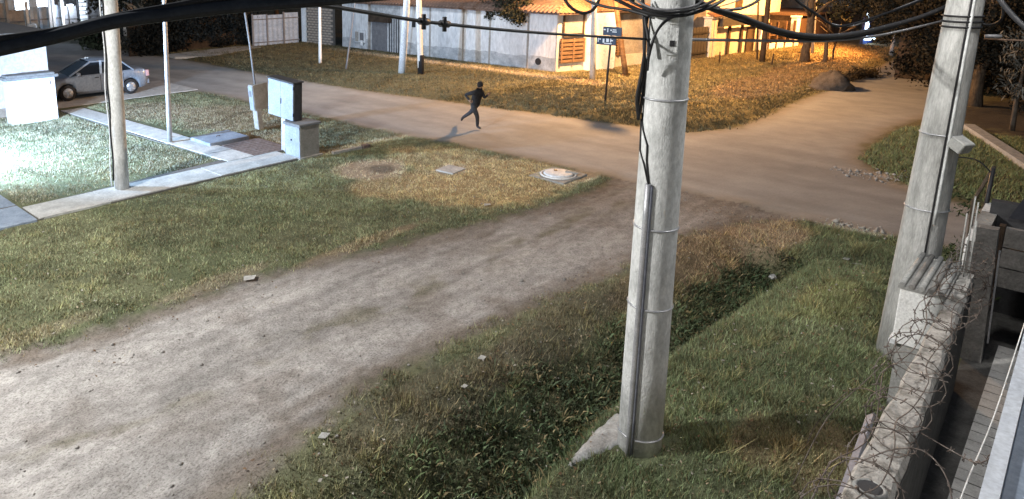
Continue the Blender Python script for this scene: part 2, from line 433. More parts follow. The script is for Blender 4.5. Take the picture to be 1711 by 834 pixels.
def np_mesh(name, V, Fi, cols, m, k, smooth=False):
    me = bpy.data.meshes.new(name)
    me.vertices.add(len(V)); me.vertices.foreach_set('co', np.asarray(V, np.float32).ravel())
    nf = len(Fi); me.loops.add(nf*k); me.polygons.add(nf)
    me.loops.foreach_set('vertex_index', np.asarray(Fi, np.int32).ravel())
    me.polygons.foreach_set('loop_start', np.arange(0, nf*k, k, dtype=np.int32))
    me.polygons.foreach_set('loop_total', np.full(nf, k, np.int32))
    if smooth: me.polygons.foreach_set('use_smooth', np.ones(nf, bool))
    me.update(calc_edges=True)
    if cols is not None: add_cols(me, cols)
    me.materials.append(m)
    return me

# ------------------------------------------------------------------ ground, street, track (one tessellation cut along its natural borders)
rows = np.concatenate([[-60, -20, -5, 1.5], np.geomspace(3.2, 46, 330), np.geomspace(48, 160, 60), [220, 400, 900]])
us = np.concatenate([[-40, -8, -3, -1.6], np.linspace(-1.15, 1.15, 400), [1.6, 3, 8, 40]])
FF, UU = np.meshgrid(rows, us, indexing='ij')
RR = UU*(np.maximum(FF, 3)+1.5)
S2 = math.sqrt(.5)
GX = (S2*(FF+RR)).ravel(); GY = (S2*(FF-RR)).ravel()
GZ = height(GX, GY)
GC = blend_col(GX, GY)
nr, nu = FF.shape
idx = np.arange(nr*nu).reshape(nr, nu)
quads = np.stack([idx[:-1, :-1], idx[:-1, 1:], idx[1:, 1:], idx[1:, :-1]], -1).reshape(-1, 4)
qx = GX[quads].mean(1); qy = GY[quads].mean(1)
cls = np.zeros(len(quads), int)
cls[sdf(qx, qy, TRACK) + .3*(fbm(qx*3, qy*3)-.5) < 0] = 1
cls[sdf(qx, qy, STREET) < 0] = 2
for k, (nm, m) in enumerate((('ground', M_GROUND), ('dirt_track', M_TRACK), ('street', M_ROAD))):
    q = quads[cls == k]; used, inv = np.unique(q, return_inverse=True)
    V = np.stack([GX[used], GY[used], GZ[used]], 1)
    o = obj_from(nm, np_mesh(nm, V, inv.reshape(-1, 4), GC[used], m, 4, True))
    o['kind'] = 'structure'

def gz(x, y): return float(height(np.array([float(x)]), np.array([float(y)]))[0])

# ------------------------------------------------------------------ grass (stuff)
PAVED = []   # plan polygons without grass
def blades(name, label, poly, n, h, w, tint=None, lean=.5, keep=None, broad=0.):
    xs = [p[0] for p in poly]; ys = [p[1] for p in poly]
    X = rng.uniform(min(xs), max(xs), n*3); Y = rng.uniform(min(ys), max(ys), n*3)
    ok = inpoly(X, Y, poly); X = X[ok][:n]; Y = Y[ok][:n]
    st = sdf(X, Y, STREET); tr = sdf(X, Y, TRACK); nz = fbm(X*2.6, Y*2.6) - .5
    p = sstep(-.15, .45, st + .8*nz)*sstep(-.2, .4, tr + 1.*nz)
    bare = np.zeros(len(X))
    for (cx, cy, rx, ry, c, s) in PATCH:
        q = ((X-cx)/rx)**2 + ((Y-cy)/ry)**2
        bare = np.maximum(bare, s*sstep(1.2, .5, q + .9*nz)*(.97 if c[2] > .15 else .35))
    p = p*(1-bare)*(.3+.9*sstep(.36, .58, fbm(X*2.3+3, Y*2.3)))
    if keep is not None: p = p*keep(X, Y)
    ok = rng.random(len(X)) < p
    for pg in PAVED: ok &= ~inpoly(X, Y, pg)
    X = X[ok]; Y = Y[ok]; k = len(X)
    Z = height(X, Y)
    cl = .35 + 1.3*fbm(X*2.6+7, Y*2.6)
    hh = h*cl*rng.uniform(.5, 1.25, k); ww = w*rng.uniform(.6, 1.3, k)
    a = rng.uniform(0, 2*np.pi, k); la = rng.uniform(0, 2*np.pi, k); lm = hh*lean*rng.uniform(.3, 1.6, k)
    dx = np.cos(a)*ww/2; dy = np.sin(a)*ww/2
    tipx = X + np.cos(la)*lm; tipy = Y + np.sin(la)*lm
    col = ground_col(X, Y)
    jit = rng.uniform(.65, 1.5, (k, 1))*np.array([1, 1, 1]) * (1+rng.uniform(-.12, .12, (k, 3)))
    col = col*jit*2.1
    col = col*.68 + .32*col.mean(1, keepdims=True)*np.array([1.08, 1.03, .86])
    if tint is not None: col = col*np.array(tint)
    dead = rng.random(k) < .12
    col[dead] = np.array([.24, .19, .10])*rng.uniform(.6, 1.2, (dead.sum(), 1))
    if broad:
        V = np.empty((k, 4, 3))
        V[:, 0] = np.stack([X, Y, Z-.01], 1)
        mx, my, mz = (X+tipx)/2, (Y+tipy)/2, Z+hh*.62
        V[:, 1] = np.stack([mx-dx, my-dy, mz], 1); V[:, 3] = np.stack([mx+dx, my+dy, mz], 1)
        V[:, 2] = np.stack([tipx, tipy, Z+hh*rng.uniform(.6, 1., k)], 1)
        Fi = np.arange(k*4).reshape(k, 4); cc = np.repeat(col, 4, 0); kk = 4
    else:
        V = np.empty((k, 3, 3))
        V[:, 0] = np.stack([X-dx, Y-dy, Z-.01], 1); V[:, 1] = np.stack([X+dx, Y+dy, Z-.01], 1)
        V[:, 2] = np.stack([tipx, tipy, Z+hh], 1)
        Fi = np.arange(k*3).reshape(k, 3); cc = np.repeat(col, 3, 0); kk = 3
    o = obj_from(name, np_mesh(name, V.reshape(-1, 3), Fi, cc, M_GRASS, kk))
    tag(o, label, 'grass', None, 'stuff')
    return o
SIDEWALK = [(5.3, 16.55), (12.75, 16.5), (12.75, 17.45), (11.2, 18.2), (5.0, 17.75)]
PATHX = [(10.45, 28.9), (11.4, 28.9), (11.9, 20.0), (12.7, 17.5), (11.0, 18.1), (10.6, 22.3)]
PAVED += [SIDEWALK, PATHX, [(11.6, 17.6), (13.5, 17.6), (13.4, 21), (11.6, 21)], [(4.2, 16.4), (5.4, 16.5), (5.4, 19.3), (4.2, 19.3)], [(10.2, 29.2), (17.3, 29.4), (17.3, 33.2), (10.2, 33.2)], [(7.2, 3.0), (7.9, 3.0), (7.9, 3.55), (7.2, 3.55)]]
PAVED += [[(6.663, 3.678), (6.997, 3.766), (7.440, 3.808), (7.938, 3.762), (7.941, 3.582), (7.459, 3.430), (7.072, 3.537)]]
yd = lambda X: np.interp(X, [p[0] for p in DITCH], [p[1] for p in DITCH])
blades('mound_grass', 'dense green grass on the mound between pole and boundary wall', [(3.5, .9), (5.2, .95), (17.9, 1.2), (17.9, 4.6), (3.2, 4.6)], 230000, .085, .011, (.9, 1.02, .85), .6, lambda X, Y: sstep(.15, -.1, Y-yd(X)))
blades('ditch_grass', 'brownish trodden grass on the slope between track and ditch', [(2.2, 4.0), (17.6, 3.6), (17.6, 6.2), (9, 6.9), (2.2, 6.9)], 150000, .075, .011, (1., .95, .85), .7, lambda X, Y: sstep(-.1, .15, Y-yd(X)))
blades('ditch_weeds', 'dark broad leaved weeds filling the bottom of the ditch', [(2.2, 3.9), (15.4, 3.4), (15.4, 5.4), (2.2, 6.0)], 42000, .14, .028, (.30, .40, .30), .8, lambda X, Y: sstep(1.15, .2, Y-yd(X)-.25*(X < 9))*sstep(-.28, -.05, Y-yd(X)), 1.)
blades('lawn_grass', 'short mown lawn between the dirt track and the concrete path', [(-1, 10.6), (17.6, 8.6), (17.6, 16.45), (-1, 16.45)], 260000, .05, .014, (1.1, 1.14, 1.04), .8)
blades('floodlit_grass', 'short lawn under the cold floodlight beside the white house', [(2.2, 17.8), (11.0, 18.1), (10.4, 29.1), (2.2, 29.1)], 90000, .06, .018, (1.3, 1.25, 1.45), .8)  # paler, bluer tint puts the floodlight's glow into the blade colour
blades('kerbside_grass', 'worn patchy grass between the pavement and the street', [(12.7, 16.5), (17.5, 16.3), (17.2, 29.2), (11.5, 29.2)], 60000, .055, .02, None, .8)
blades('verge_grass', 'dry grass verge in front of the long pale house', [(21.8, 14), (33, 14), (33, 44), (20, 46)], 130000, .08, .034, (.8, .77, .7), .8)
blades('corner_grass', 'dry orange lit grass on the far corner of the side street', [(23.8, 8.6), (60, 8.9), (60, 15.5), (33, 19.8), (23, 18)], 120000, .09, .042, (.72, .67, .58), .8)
blades('island_grass', 'lush green grass on the rounded corner behind the right pole', [(21.4, -2), (22.3, 3), (24.5, 4.8), (30.4, 4.7), (30.4, -2)], 60000, .11, .034, (.9, 1.05, .75), .7)

blades('tall_tufts', 'taller yellowish tufts dotted over the grass mound and the ditch bank', [(3.5, 1.0), (17.5, 1.3), (17.5, 5.9), (3.2, 6.0)], 110000, .17, .012, (1.15, 1.08, .8), .75, lambda X, Y: sstep(.6, .68, fbm(X*3.1+70, Y*3.1+20)))
blades('lawn_tufts', 'coarser tufts dotted over the lawn beside the track', [(-1, 10.6), (17.4, 8.8), (17.4, 16.4), (-1, 16.4)], 90000, .085, .016, (1.1, 1.05, .85), .8, lambda X, Y: sstep(.58, .68, fbm(X*2.3+70, Y*2.3+20)))
# dead leaves
k = 2600
PX = rng.uniform(3, 17.4, k); PY = np.where(rng.random(k) < .75, rng.uniform(1., 6.4, k), rng.uniform(9.4, 16, k)); PZ = height(PX, PY)+rng.uniform(.02, .08, k)
a_ = rng.uniform(0, 6.28, k); s_ = rng.uniform(.012, .034, k)
V = np.stack([np.stack([PX+np.cos(a_+q*1.571)*s_*(1 if q % 2 else .55), PY+np.sin(a_+q*1.571)*s_*(1 if q % 2 else .55), PZ+rng.uniform(-.012, .012, k)], 1) for q in range(4)], 1).reshape(-1, 3)
lc = np.array([(.16, .10, .055), (.10, .06, .035), (.24, .2, .14), (.3, .28, .24)])[rng.integers(0, 4, k)]
tag(obj_from('dead_leaves', np_mesh('dead_leaves', V, np.arange(k*4).reshape(k, 4), np.repeat(lc, 4, 0), M_GRASS, 4)), 'dead leaves and crumbs lying in the grass around the ditch', 'leaves', None, 'stuff')

# pebbles and litter crumbs on the track
k = 900
PX = rng.uniform(1, 18, k); PY = rng.uniform(5.2, 11.5, k); PZ = height(PX, PY); ps = rng.gamma(1.4, .006, k)+.004
OCT = np.array([(1, 0, 0), (0, 1, 0), (-1, 0, 0), (0, -1, 0), (0, 0, .7), (0, 0, -.7)]); OF = np.array([(0, 1, 4), (1, 2, 4), (2, 3, 4), (3, 0, 4), (1, 0, 5), (2, 1, 5), (3, 2, 5), (0, 3, 5)])
V = (OCT[None]*ps[:, None, None]*rng.uniform(.6, 1.4, (k, 6, 1)) + np.stack([PX, PY, PZ+ps*.3], 1)[:, None]).reshape(-1, 3)
tag(obj_from('pebbles', np_mesh('pebbles', V, (OF[None]+np.arange(k)[:, None, None]*6).reshape(-1, 3), None, M_PEB, 3)), 'small stones scattered over the dirt track', 'pebbles', None, 'stuff')
k = 300
PX = np.concatenate([rng.normal(22.9, .3, 190), rng.normal(17.85, .2, 110)]); PY = np.concatenate([rng.normal(4.0, .5, 190), rng.normal(3.4, .45, 110)]); PZ = height(PX, PY); ps = rng.gamma(2., .008, k)+.01
V = (OCT[None]*ps[:, None, None]*rng.uniform(.6, 1.4, (k, 6, 1)) + np.stack([PX, PY, PZ+ps*.3], 1)[:, None]).reshape(-1, 3)
tag(obj_from('rubble', np_mesh('rubble', V, (OF[None]+np.arange(k)[:, None, None]*6).reshape(-1, 3), None, M_RUBBLE, 3)), 'pale broken rubble lying along the street edges', 'rubble', None, 'stuff')
# ------------------------------------------------------------------ paving
def struct(o): o['kind'] = 'structure'; return o
def jpoly(poly, k=.02):
    return poly
sw = struct(MB().build('sidewalk', M_PAVE) if False else MB().prism([(5.32, 16.6), (12.75, 16.52), (12.75, 17.4), (11.3, 18.1), (5.32, 17.7)], -.1, .028).build('sidewalk', M_MORTAR))
xs = [5.32, 7.0, 8.6, 10.1, 11.5, 12.75]
for i in range(5):
    a, b = xs[i]+.012, xs[i+1]-.012
    y1a = 17.7 if a < 11 else 18.0; y1b = 17.72 if b < 11.3 else 17.5
    MB().prism([(a, 16.6), (b, 16.58), (b, 17.68), (a, 17.68)], .0, .05 + .006*(i % 2)).build('slab', M_PAVE, sw)
pp = struct(MB().prism([(10.5, 28.9), (11.35, 28.9), (11.9, 20.2), (12.0, 17.8), (11.1, 17.75), (10.75, 22)], -.1, .024).build('path', M_MORTAR))
ys = [28.9, 27, 25.2, 23.4, 21.7, 20.2, 18.9, 17.75]
for i in range(7):
    t0, t1 = (28.9-ys[i])/11.15, (28.9-ys[i+1])/11.15
    MB().prism([(10.52+.55*t1, ys[i+1]+.012), (11.38+.6*t1, ys[i+1]+.012), (11.38+.6*t0, ys[i]-.012), (10.52+.55*t0, ys[i]-.012)], 0, .042+.006*(i % 2)).build('slab', M_PAVE, pp)
dv = struct(MB().box((10.3, 29.55, -.1), (17.0, 33.2, .03)).build('driveway', M_PAVE))
pt = struct(MB().box((11.95, 17.62, -.1), (13.4, 19.55, .022)).build('patio', M_MORTAR))
br = None
for i in range(7):
    for j in range(9):
        o = MB().box((0, 0, 0), (.19, .2, .03), 0) if br is None else None
        if br is None: br = o.build('brick', M_BRICKP, pt); br.location = (11.97, 17.64, .015); src_b = br
        else: share('brick', src_b, pt, (11.97+.203*i, 17.64+.212*j, .012+.008*random.random()))
sl = thing('pit_cover', (12.35, 20.35, 0), 'raised bluish concrete pit cover lying beside the thin metal post', 'slab')
MB().box((-.72, -.66, -.05), (.78, .62, .13), .02).build('cover', M_SLAB, sl)
MB().tube([(-.06, 0, .13), (-.06, 0, .16), (.06, 0, .16), (.06, 0, .13)], .012, 6).build('lift_handle', M_IRON, sl)
s2_ = thing('ground_slab', (4.85, 17.9, 0), 'dark bluish slab at the end of the pale concrete path', 'slab')
MB().box((-.75, -1.36, -.05), (.42, 1.3, .06), .015).build('slab', M_SLAB, s2_)
MB().box((-.75, -.04, .058), (.42, 0, .066)).build('joint', M_MORTAR, s2_)
# small lawn slab and inspection cover
t = thing('lawn_slab', (15.1, 12.62, 0), 'small square pale slab flush in the dry lawn', 'slab')
MB().box((-.33, -.3, -.06), (.33, .3, .035), .01).build('slab', M_PAVE, t); t.rotation_euler.z = .1
t = thing('inspection_cover', (16.75, 10.15, 0), 'round white manhole cover broken in its square concrete frame', 'manhole')
MB().box((-.62, -.55, -.08), (.62, .55, .04), .02).build('frame', M_CONC, t)
cv = MB(); cv.lathe([(.36, .03), (.4, .05), (.4, .085), (.36, .1), (.12, .105), (.0, .105)], 20); cv.build('cover', M_WHITE, t)
MB().tube([(math.cos(a)*.47, math.sin(a)*.47, .045) for a in np.linspace(0, 6.28, 25)], .03, 6).build('rim', M_WHITEC, t)
MB().bar((.2, -.1, .115), (.34, -.42, .09), .1, .03).build('fragment', M_CONC, t)
MB().bar((.05, .12, .11), (.16, .2, .11), .09, .02).build('lift_slot', M_DARK, t)
# concrete spill at the foot of the main pole
sp = thing('concrete_footing', (7.25, 3.55, 0), 'rough flat concrete slab spilt beside the foot of the big pole', 'footing')
bm = MB(); n = 14
SPILL = [(6.663, 3.678), (6.997, 3.766), (7.440, 3.808), (7.938, 3.762), (7.941, 3.582), (7.459, 3.430), (7.072, 3.537)]
gx_, gy_ = np.meshgrid(np.linspace(min(p[0] for p in SPILL)-.1, max(p[0] for p in SPILL)+.1, 30), np.linspace(min(p[1] for p in SPILL)-.1, max(p[1] for p in SPILL)+.1, 30), indexing='ij')
sd_ = sdf(gx_.ravel(), gy_.ravel(), SPILL) + .12*(fbm(gx_.ravel()*5, gy_.ravel()*5)-.5)
hz_ = height(gx_.ravel(), gy_.ravel()) + .035*sstep(.1, -.12, sd_) - .06*sstep(-.02, .08, sd_) + .03*(fbm(gx_.ravel()*9, gy_.ravel()*9)-.5)
id_ = np.arange(900).reshape(30, 30); qd = np.stack([id_[:-1, :-1], id_[1:, :-1], id_[1:, 1:], id_[:-1, 1:]], -1).reshape(-1, 4)
qd = qd[(sd_[qd] < .08).all(1)]
bm.add([(x-7.25, y-3.55, z) for x, y, z in zip(gx_.ravel(), gy_.ravel(), hz_)], [tuple(int(i) for i in q) for q in qd], True).build('spill', M_SPILL, sp)
PAVED.append(SPILL)
# culvert under the track mouth
cu = thing('culvert', (15.75, 3.85, 0), 'broken concrete culvert mouth at the head of the ditch', 'culvert')
cm = MB(); cm.tube([(-.42, .0, -.34), (1.2, .15, -.36)], .19, 14, False); cm.tube([(1.2, .15, -.36), (-.42, 0, -.34)], .24, 14, False); cm.build('pipe', M_DARK, cu)
def rock(c, r, nm, m, par):
    bm = bmesh.new(); bmesh.ops.create_icosphere(bm, subdivisions=2, radius=1)
    for v in bm.verts:
        q = v.co.copy(); v.co = Vector((q.x*r[0], q.y*r[1], q.z*r[2]))*(1+.28*math.sin(5*q.x+c[0]*9)*math.cos(4*q.y+c[1]*7)+random.uniform(-.1, .1))+Vector(c)
    me = bpy.data.meshes.new(nm); bm.to_mesh(me); bm.free(); me.materials.append(m); return obj_from(nm, me, par)
rock((-.28, .36, -.16), (.12, .14, .07), 'headwall', M_CONC, cu); rock((-.5, -.32, -.3), (.14, .1, .07), 'rubble_block', M_CONC, cu); rock((-.75, .2, -.46), (.09, .07, .05), 'rubble_block', M_SPILL, cu)
cu2 = thing('culvert', (23.9, 10.9, 0), 'small dark drain pipe end below the street sign', 'culvert')
c2m = MB(); c2m.tube([(0, 0, .22), (.8, .25, .22)], .2, 12, False).tube([(.8, .25, .22), (0, 0, .22)], .25, 12, False).build('pipe', M_CONC, cu2)
MB().lathe([(.19, 0), (.19, .01)], 12).xform(Matrix.Translation((.12, .04, .22)) @ Matrix.Rotation(rad(90), 4, 'Y')).build('opening', M_DARK, cu2)

# litter
def litter(x, y, s, label, m=M_PAPER):
    b = MB(); a = random.random()*6
    pts = [(math.cos(a+k*1.57+.3*random.random())*s*(.8+.4*random.random()), math.sin(a+k*1.57)*s*.7, .01+.03*random.random()) for k in range(4)]
    b.add(pts + [(p[0], p[1], p[2]+.008) for p in pts], [(3, 2, 1, 0), (4, 5, 6, 7), (0, 1, 5, 4), (1, 2, 6, 5), (2, 3, 7, 6), (3, 0, 4, 7)])
    o = b.build('litter', m); o.location = (x, y, gz(x, y)+.02); tag(o, label, 'litter'); return o
for (xy, s, l) in (((7.755, 5.805), .075, 'crumpled white scrap on the ditch slope beside the dirt track'), ((7.005, 5.535), .06, 'small pale scrap in the brown grass below the track edge'), ((4.933, 6.068), .08, 'grey white scrap at the lower edge of the dirt track'), ((6.924, 10.584), .16, 'flattened pale scrap at the lawn edge of the track'), ((13.314, 9.967), .12, 'small white scrap on the dry lawn above the track'), ((15.852, 2.824), .14, 'pale lump of rubbish behind the grass mound'), ((15.914, 3.013), .1, 'whitish scrap in the shallow ditch beyond the mound')):
    litter(*xy, s, l)

# ------------------------------------------------------------------ poles
def pole(name, label, b, top, r0, r1, m, cat='pole', ext=8., n=18, group=None):
    t = thing(name, (b[0], b[1], 0), label, cat, 0, group)
    d = Vector((top[0]-b[0], top[1]-b[1], top[2])); d = d/d.z
    H = ext; zs = [-.15] + [H*i/8 for i in range(1, 9)]
    bm = MB(); bm.tube([d*z for z in zs], [r0+(r1-r0)*max(z, 0)/H for z in zs], n); bm.build('shaft', m, t)
    t['_d'] = tuple(d); t['_r'] = (r0, r1, H)
    return t
def on_pole(t, z): return Vector(t['_d'])*z
def rad_pole(t, z): r0, r1, H = t['_r']; return r0+(r1-r0)*z/H
def strap(t, z, m, w=.012, name='strap', g=.004):
    c = on_pole(t, z); r = rad_pole(t, z)+g
    MB().tube([c+Vector((math.cos(a)*r, math.sin(a)*r, 0)) for a in np.linspace(0, 2*math.pi, 25)], w, 6, False).build(name, m, t)
def dirs(b):   # towards the viewer side, and sideways left of it
    l = math.hypot(*b[:2]); f = Vector((-b[0]/l, -b[1]/l, 0)); return f, Vector((f.y, -f.x, 0))
B = (7.550, 3.260)
mp = pole('concrete_pole', 'thick pale concrete pole in front of the ditch with a steel conduit', B, (7.511, 3.299, 5.320), .255, .195, M_POLE, 'utility pole', 8.6, 28)
f, lf = dirs(B)
def pside(t, z, lat, off=.0):   # point on the pole's skin
    a = math.asin(max(-1, min(1, lat))); r = rad_pole(t, z)+off
    return on_pole(t, z) + (f*math.cos(a) + lf*math.sin(a))*r
for z in (0.230, 1.890, 2.841, 4.292): strap(mp, z, M_STEEL)
cd = MB(); ztop = 3.368
cd.tube([pside(mp, z, .42, .02) for z in np.linspace(.0, ztop, 8)], .034, 8); cd.build('conduit', M_STEEL, mp)
cd = MB(); cd.tube([pside(mp, z, .30, .012) for z in np.linspace(.02, ztop-.02, 8)], .022, 8); cd.build('conduit_channel', M_BAR, mp)
z0 = 5.120
for q, (za, zb, w) in enumerate(((z0-.02, z0+.16, .1), (z0-.34, z0-.06, .11))):
    c0 = pside(mp, za, -.12, .004); c1 = pside(mp, zb, -.12, .004); MB().bar(c0, c1, w, .02, f).build('number_plate', M_POLE, mp)
MB().bar(pside(mp, z0-.25, -.12, .012), pside(mp, z0-.19, -.12, .012), .05, .02, f).build('plate_mark', M_DARK, mp)
MB().tube([pside(mp, z, l, .008) for z, l in ((4.114, .96), (3.947, .86), (3.792, .62), (3.629, .6), (3.471, .5), (ztop-.03, .4))], .011, 6).build('lead_wire', M_CABLE, mp)
MB().tube([pside(mp, z, l, .008) for z, l in ((4.047, .98), (3.711, .93), (3.574, .7), (ztop, .45))], .011, 6).build('lead_wire', M_CABLE, mp)
zz = [5.196, 4.893, 4.573, 4.279, 4.047]
for k in range(3): MB().tube(smooth_path([pside(mp, z, .97-.02*k, .02+.02*k+.025*math.sin(j*2+k)) for j, z in enumerate(zz)], 4), .017, 6).build('riser_cable', M_CABLE, mp)
for yy in (75, 98, 112): MB().bar(pside(mp, z0-.01*yy+.2, 1., .0), pside(mp, z0-.01*yy+.32, 1., 0), .05, .1, f).build('cable_clamp', M_DARK, mp)

B2 = (12.11, 1.47)
rp = pole('concrete_pole', 'tall weathered concrete pole rising behind the barbed wire wall', B2, (12.171, 1.413, 5.207), .295, .135, M_POLE2, 'utility pole', 9., 24)
f, lf = dirs(B2)
for yy in (220, 345): strap(rp, {220: 3.438, 345: 2.374}[yy], M_STEEL, .01)
za = 5.082
MB().tube([pside(rp, z, -.28, .005) for z in np.linspace(1.5, za+.6, 24)], .012, 6).build('ground_wire', M_CABLE, rp)
MB().tube([pside(rp, z, -.42, .008) for z in np.linspace(2.2, za+.6, 20)], .02, 6).build('conduit', M_POLE, rp)
zb = 3.353
c = pside(rp, zb, -.72, .09); MB().box((-.1, -.1, -.075), (.1, .1, .075), .012).xform(Matrix.Translation(c) @ Matrix.Rotation(-.5, 4, 'Z') @ Matrix.Rotation(.45, 4, 'X')).build('junction_box', M_CONC, rp)
for k in range(3): strap(rp, za-.05-.07*k, M_CABLE, .014, 'cable_lashing', .01)

B3 = (7.662, 17.412)
lp = pole('round_pole', 'pale round pole standing on the concrete path by the lit lawn', B3, (7.736, 17.338, 4.847), .185, .17, M_POLE, 'utility pole', 7.5)
f, lf = dirs(B3)
MB().tube([pside(lp, z, .9+.05*math.sin(z*5), .02) for z in np.linspace(.3, 7, 40)], .02, 6).build('cable', M_CABLE, lp)
MB().tube([pside(lp, z, .98, .05+.02*math.sin(z*3)) for z in np.linspace(.15, 7, 30)], .014, 6).build('conduit', M_WHITE, lp)
B4 = (10.992, 21.073)
tp = pole('metal_post', 'slim grey metal post at the edge of the pit cover', B4, (11.079, 20.986, 4.609), .082, .06, M_STEEL, 'post', 6.2, 12)
MB().lathe([(.14, 0), (.14, .05), (.1, .07)], 12).build('base_collar', M_CONC, tp)

# far side poles
p1 = pole('white_pole', 'white painted pole on the verge, left of the dark footed pole', (27.033, 26.095), (27.218, 25.909, 3.893), .2, .15, M_WHITE, 'utility pole', 7.4, 12)
p2 = pole('wooden_pole', 'pale pole with a dark tarred foot on the far verge', (27.441, 25.099), (27.349, 25.190, 3.913), .16, .13, M_WHITEC, 'utility pole', 7.2, 12)
MB().lathe([(.172, -.1), (.17, 1.05), (.16, 1.1)], 12).build('tarred_foot', M_DARK, p2)
pole('thin_post', 'thin pale post standing before the brick wall', (26.515, 32.172), (26.546, 32.141, 3.704), .1, .08, M_WHITEC, 'post', 4.2, 10)
pole('stay_rod', 'thin leaning stay rod on the grass before the meter boxes', (25.823, 29.146), (26.172, 28.797, 3.515), .055, .04, M_GREYC, 'rod', 4.2, 8)
p3 = pole('lamp_pole', 'slim concrete lamp pole just behind the street sign', (32.189, 17.855), (32.074, 17.969, 3.998), .15, .11, M_POLE, 'utility pole', 7.3, 12)
pole('wooden_pole', 'leaning wooden pole between street sign and big pole', (34.452, 17.229), (33.867, 17.814, 3.942), .14, .11, M_WOOD, 'utility pole', 6., 10)
pole('wooden_pole', 'thin dark wooden pole in front of the orange lit wall', (45.214, 14.202), (45.186, 14.230, 3.679), .17, .12, M_WOODD, 'utility pole', 6.5, 10)
pole('thin_post', 'very thin post left of the thin dark wooden pole', (45.860, 14.683), (45.620, 14.923, 3.641), .06, .05, M_WOODD, 'post', 4.6, 8)
pole('metal_post', 'pale thin pole beside the nearest dark tree trunk', (51.745, 13.310), (51.586, 13.470, 3.487), .1, .08, M_GREYC, 'post', 6, 10)
for px in ((42.894, 15.793), (43.989, 13.291)):
    t = thing('stake', (*px, 0), 'short wooden stake in the grass ' + ('below the tile capped pillar' if px[1] > 15.2 else 'near the thin dark wooden pole'), 'stake')
    MB().tube([(0, 0, -.1), (.05, 0, .35), (.12*(px[1] < 15), 0, .75)], [.05, .05, .035], 7).build('stick', M_WOODD, t)

# street sign
sg = thing('street_sign', (*(27.305, 14.503), 0), 'dark street name sign with two blades on the grass corner', 'street sign')
hS = 3.191
MB().tube([(0, 0, -.1), (.02, -.02, hS*.5), (.05, -.06, hS-.1)], .042, 10).build('post', M_DARK, sg)
for k, (dz, dy, L) in enumerate(((-.18, -.12, .82), (-.58, .12, .86))):
    bl = MB().box((-.03, -L/2+dy, hS+dz-.17), (.0, L/2+dy, hS+dz+.19), 0).build('blade', M_SIGN, sg)
    g = MB()
    segs = [(-.34, .06, .1, .05), (-.2, .04, .05, .16), (-.05, .05, .07, .05), (.1, .07, .16, .04), (.1, -.01, .2, .04)] if k == 0 else [(-.36, .02, .04, .16), (-.28, .06, .07, .05), (-.12, .0, .08, .16), (.06, .03, .12, .14), (.2, .03, .04, .16), (.26, .03, .08, .05), (.08, -.1, .34, .035)]
    for (y, z, w, h) in segs: MB().box((-.036, dy-y-w/2, hS+dz+z-h/2), (-.031, dy-y+w/2, hS+dz+z+h/2)).build('letter', M_LETTER, bl)

# cabinets
t = thing('utility_cabinet', (*(12.808, 17.541), 0), 'large white two door utility cabinet raised on a post', 'cabinet')
t.location = (13.05, 17.75, 0); t.rotation_euler = (rad(3), 0, 0)
w0, zb, zt = .5, 1.12, 2.28
MB().box((-.16, -.76, zb), (.16, .50, zt), .02).build('case', M_CABD, t)
for s_ in (0, 1):
    y0 = -.75+s_*.625
    d = MB().box((-.195, y0, zb+.02), (-.16, y0+.615, zt-.03), 0).build('door', M_CABW, t)
    if not s_:
        MB().box((-.215, -.175, zb+.45), (-.196, -.155, zb+.62)).build('handle', M_DARK, d)
    for z in (zb+.15, zt-.2):
        MB().box((-.2, -.765 if not s_ else .48, z), (-.165, -.745 if not s_ else .5, z+.1)).build('hinge', M_DARK, d)
MB().box((-.22, -.79, zt), (.2, .53, zt+.035), .01).build('lid', M_CABD, t)
MB().box((-.06, -.2, -.1), (.1, .0, zb)).build('post', M_STEEL, t)
t = thing('meter_pillar', (*(12.626, 17.026), 0), 'low white fronted meter pillar box with flat dark cap', 'cabinet')
t.location = (*(12.776, 16.491), 0); t.location.y += .3
MB().box((.0, -.3, .0), (.72, .42, 1.0), .012).build('body', M_BOXG, t)
d = MB().box((-.03, -.29, .06), (.0, .41, .97)).build('door', M_CABW, t); MB().lathe([(.03, 0), (.03, .02)], 10).xform(Matrix.Translation((-.03, .1, .55)) @ Matrix.Rotation(rad(-90), 4, 'Y')).build('lock', M_DARK, d)
MB().box((-.07, -.35, 1.0), (.78, .47, 1.07), .015).build('cap', M_CAP, t); MB().box((-.08, -.36, -.1), (.8, .48, .06)).build('plinth', M_CONC, t)
kb = thing('edging_stone', (13.75, 16.3, 0), 'low broken edging running from the grey box along the lawn', 'edging')
MB().bar((0.1, 0, .03), (1.2, -.1, .03), .12, .1).build('stone', M_CONC, kb); MB().bar((1.25, -.12, .05), (1.5, -.14, .05), .16, .12).build('stone', M_BRICKP, kb)
t = thing('meter_box', (*(14.242, 20.769), 0), 'leaning grey electric meter box on a slab post with thin mast', 'meter box')
t.rotation_euler = (0, rad(-5), 0)
MB().box((-.06, -.14, -.1), (.12, .14, .75)).build('post', M_CONC, t)
MB().box((-.12, -.12, .7), (.5, .17, 1.62), .015).build('case', M_BOXG, t)
MB().box((-.14, -.1, .74), (-.12, .15, 1.58)).build('door', M_CABW, t); MB().box((-.15, -.02, 1.2), (-.14, .1, 1.42)).build('window', M_GATE, t)
MB().tube([(.1, .05, 1.6), (.1, .08, 3.0), (.08, .12, 4.2)], .035, 8).build('mast', M_GREYC, t); MB().tube([(.08, .12, 4.2), (.0, .16, 4.32), (-.1, .2, 4.24)], .03, 8).build('mast_head', M_GREYC, t)

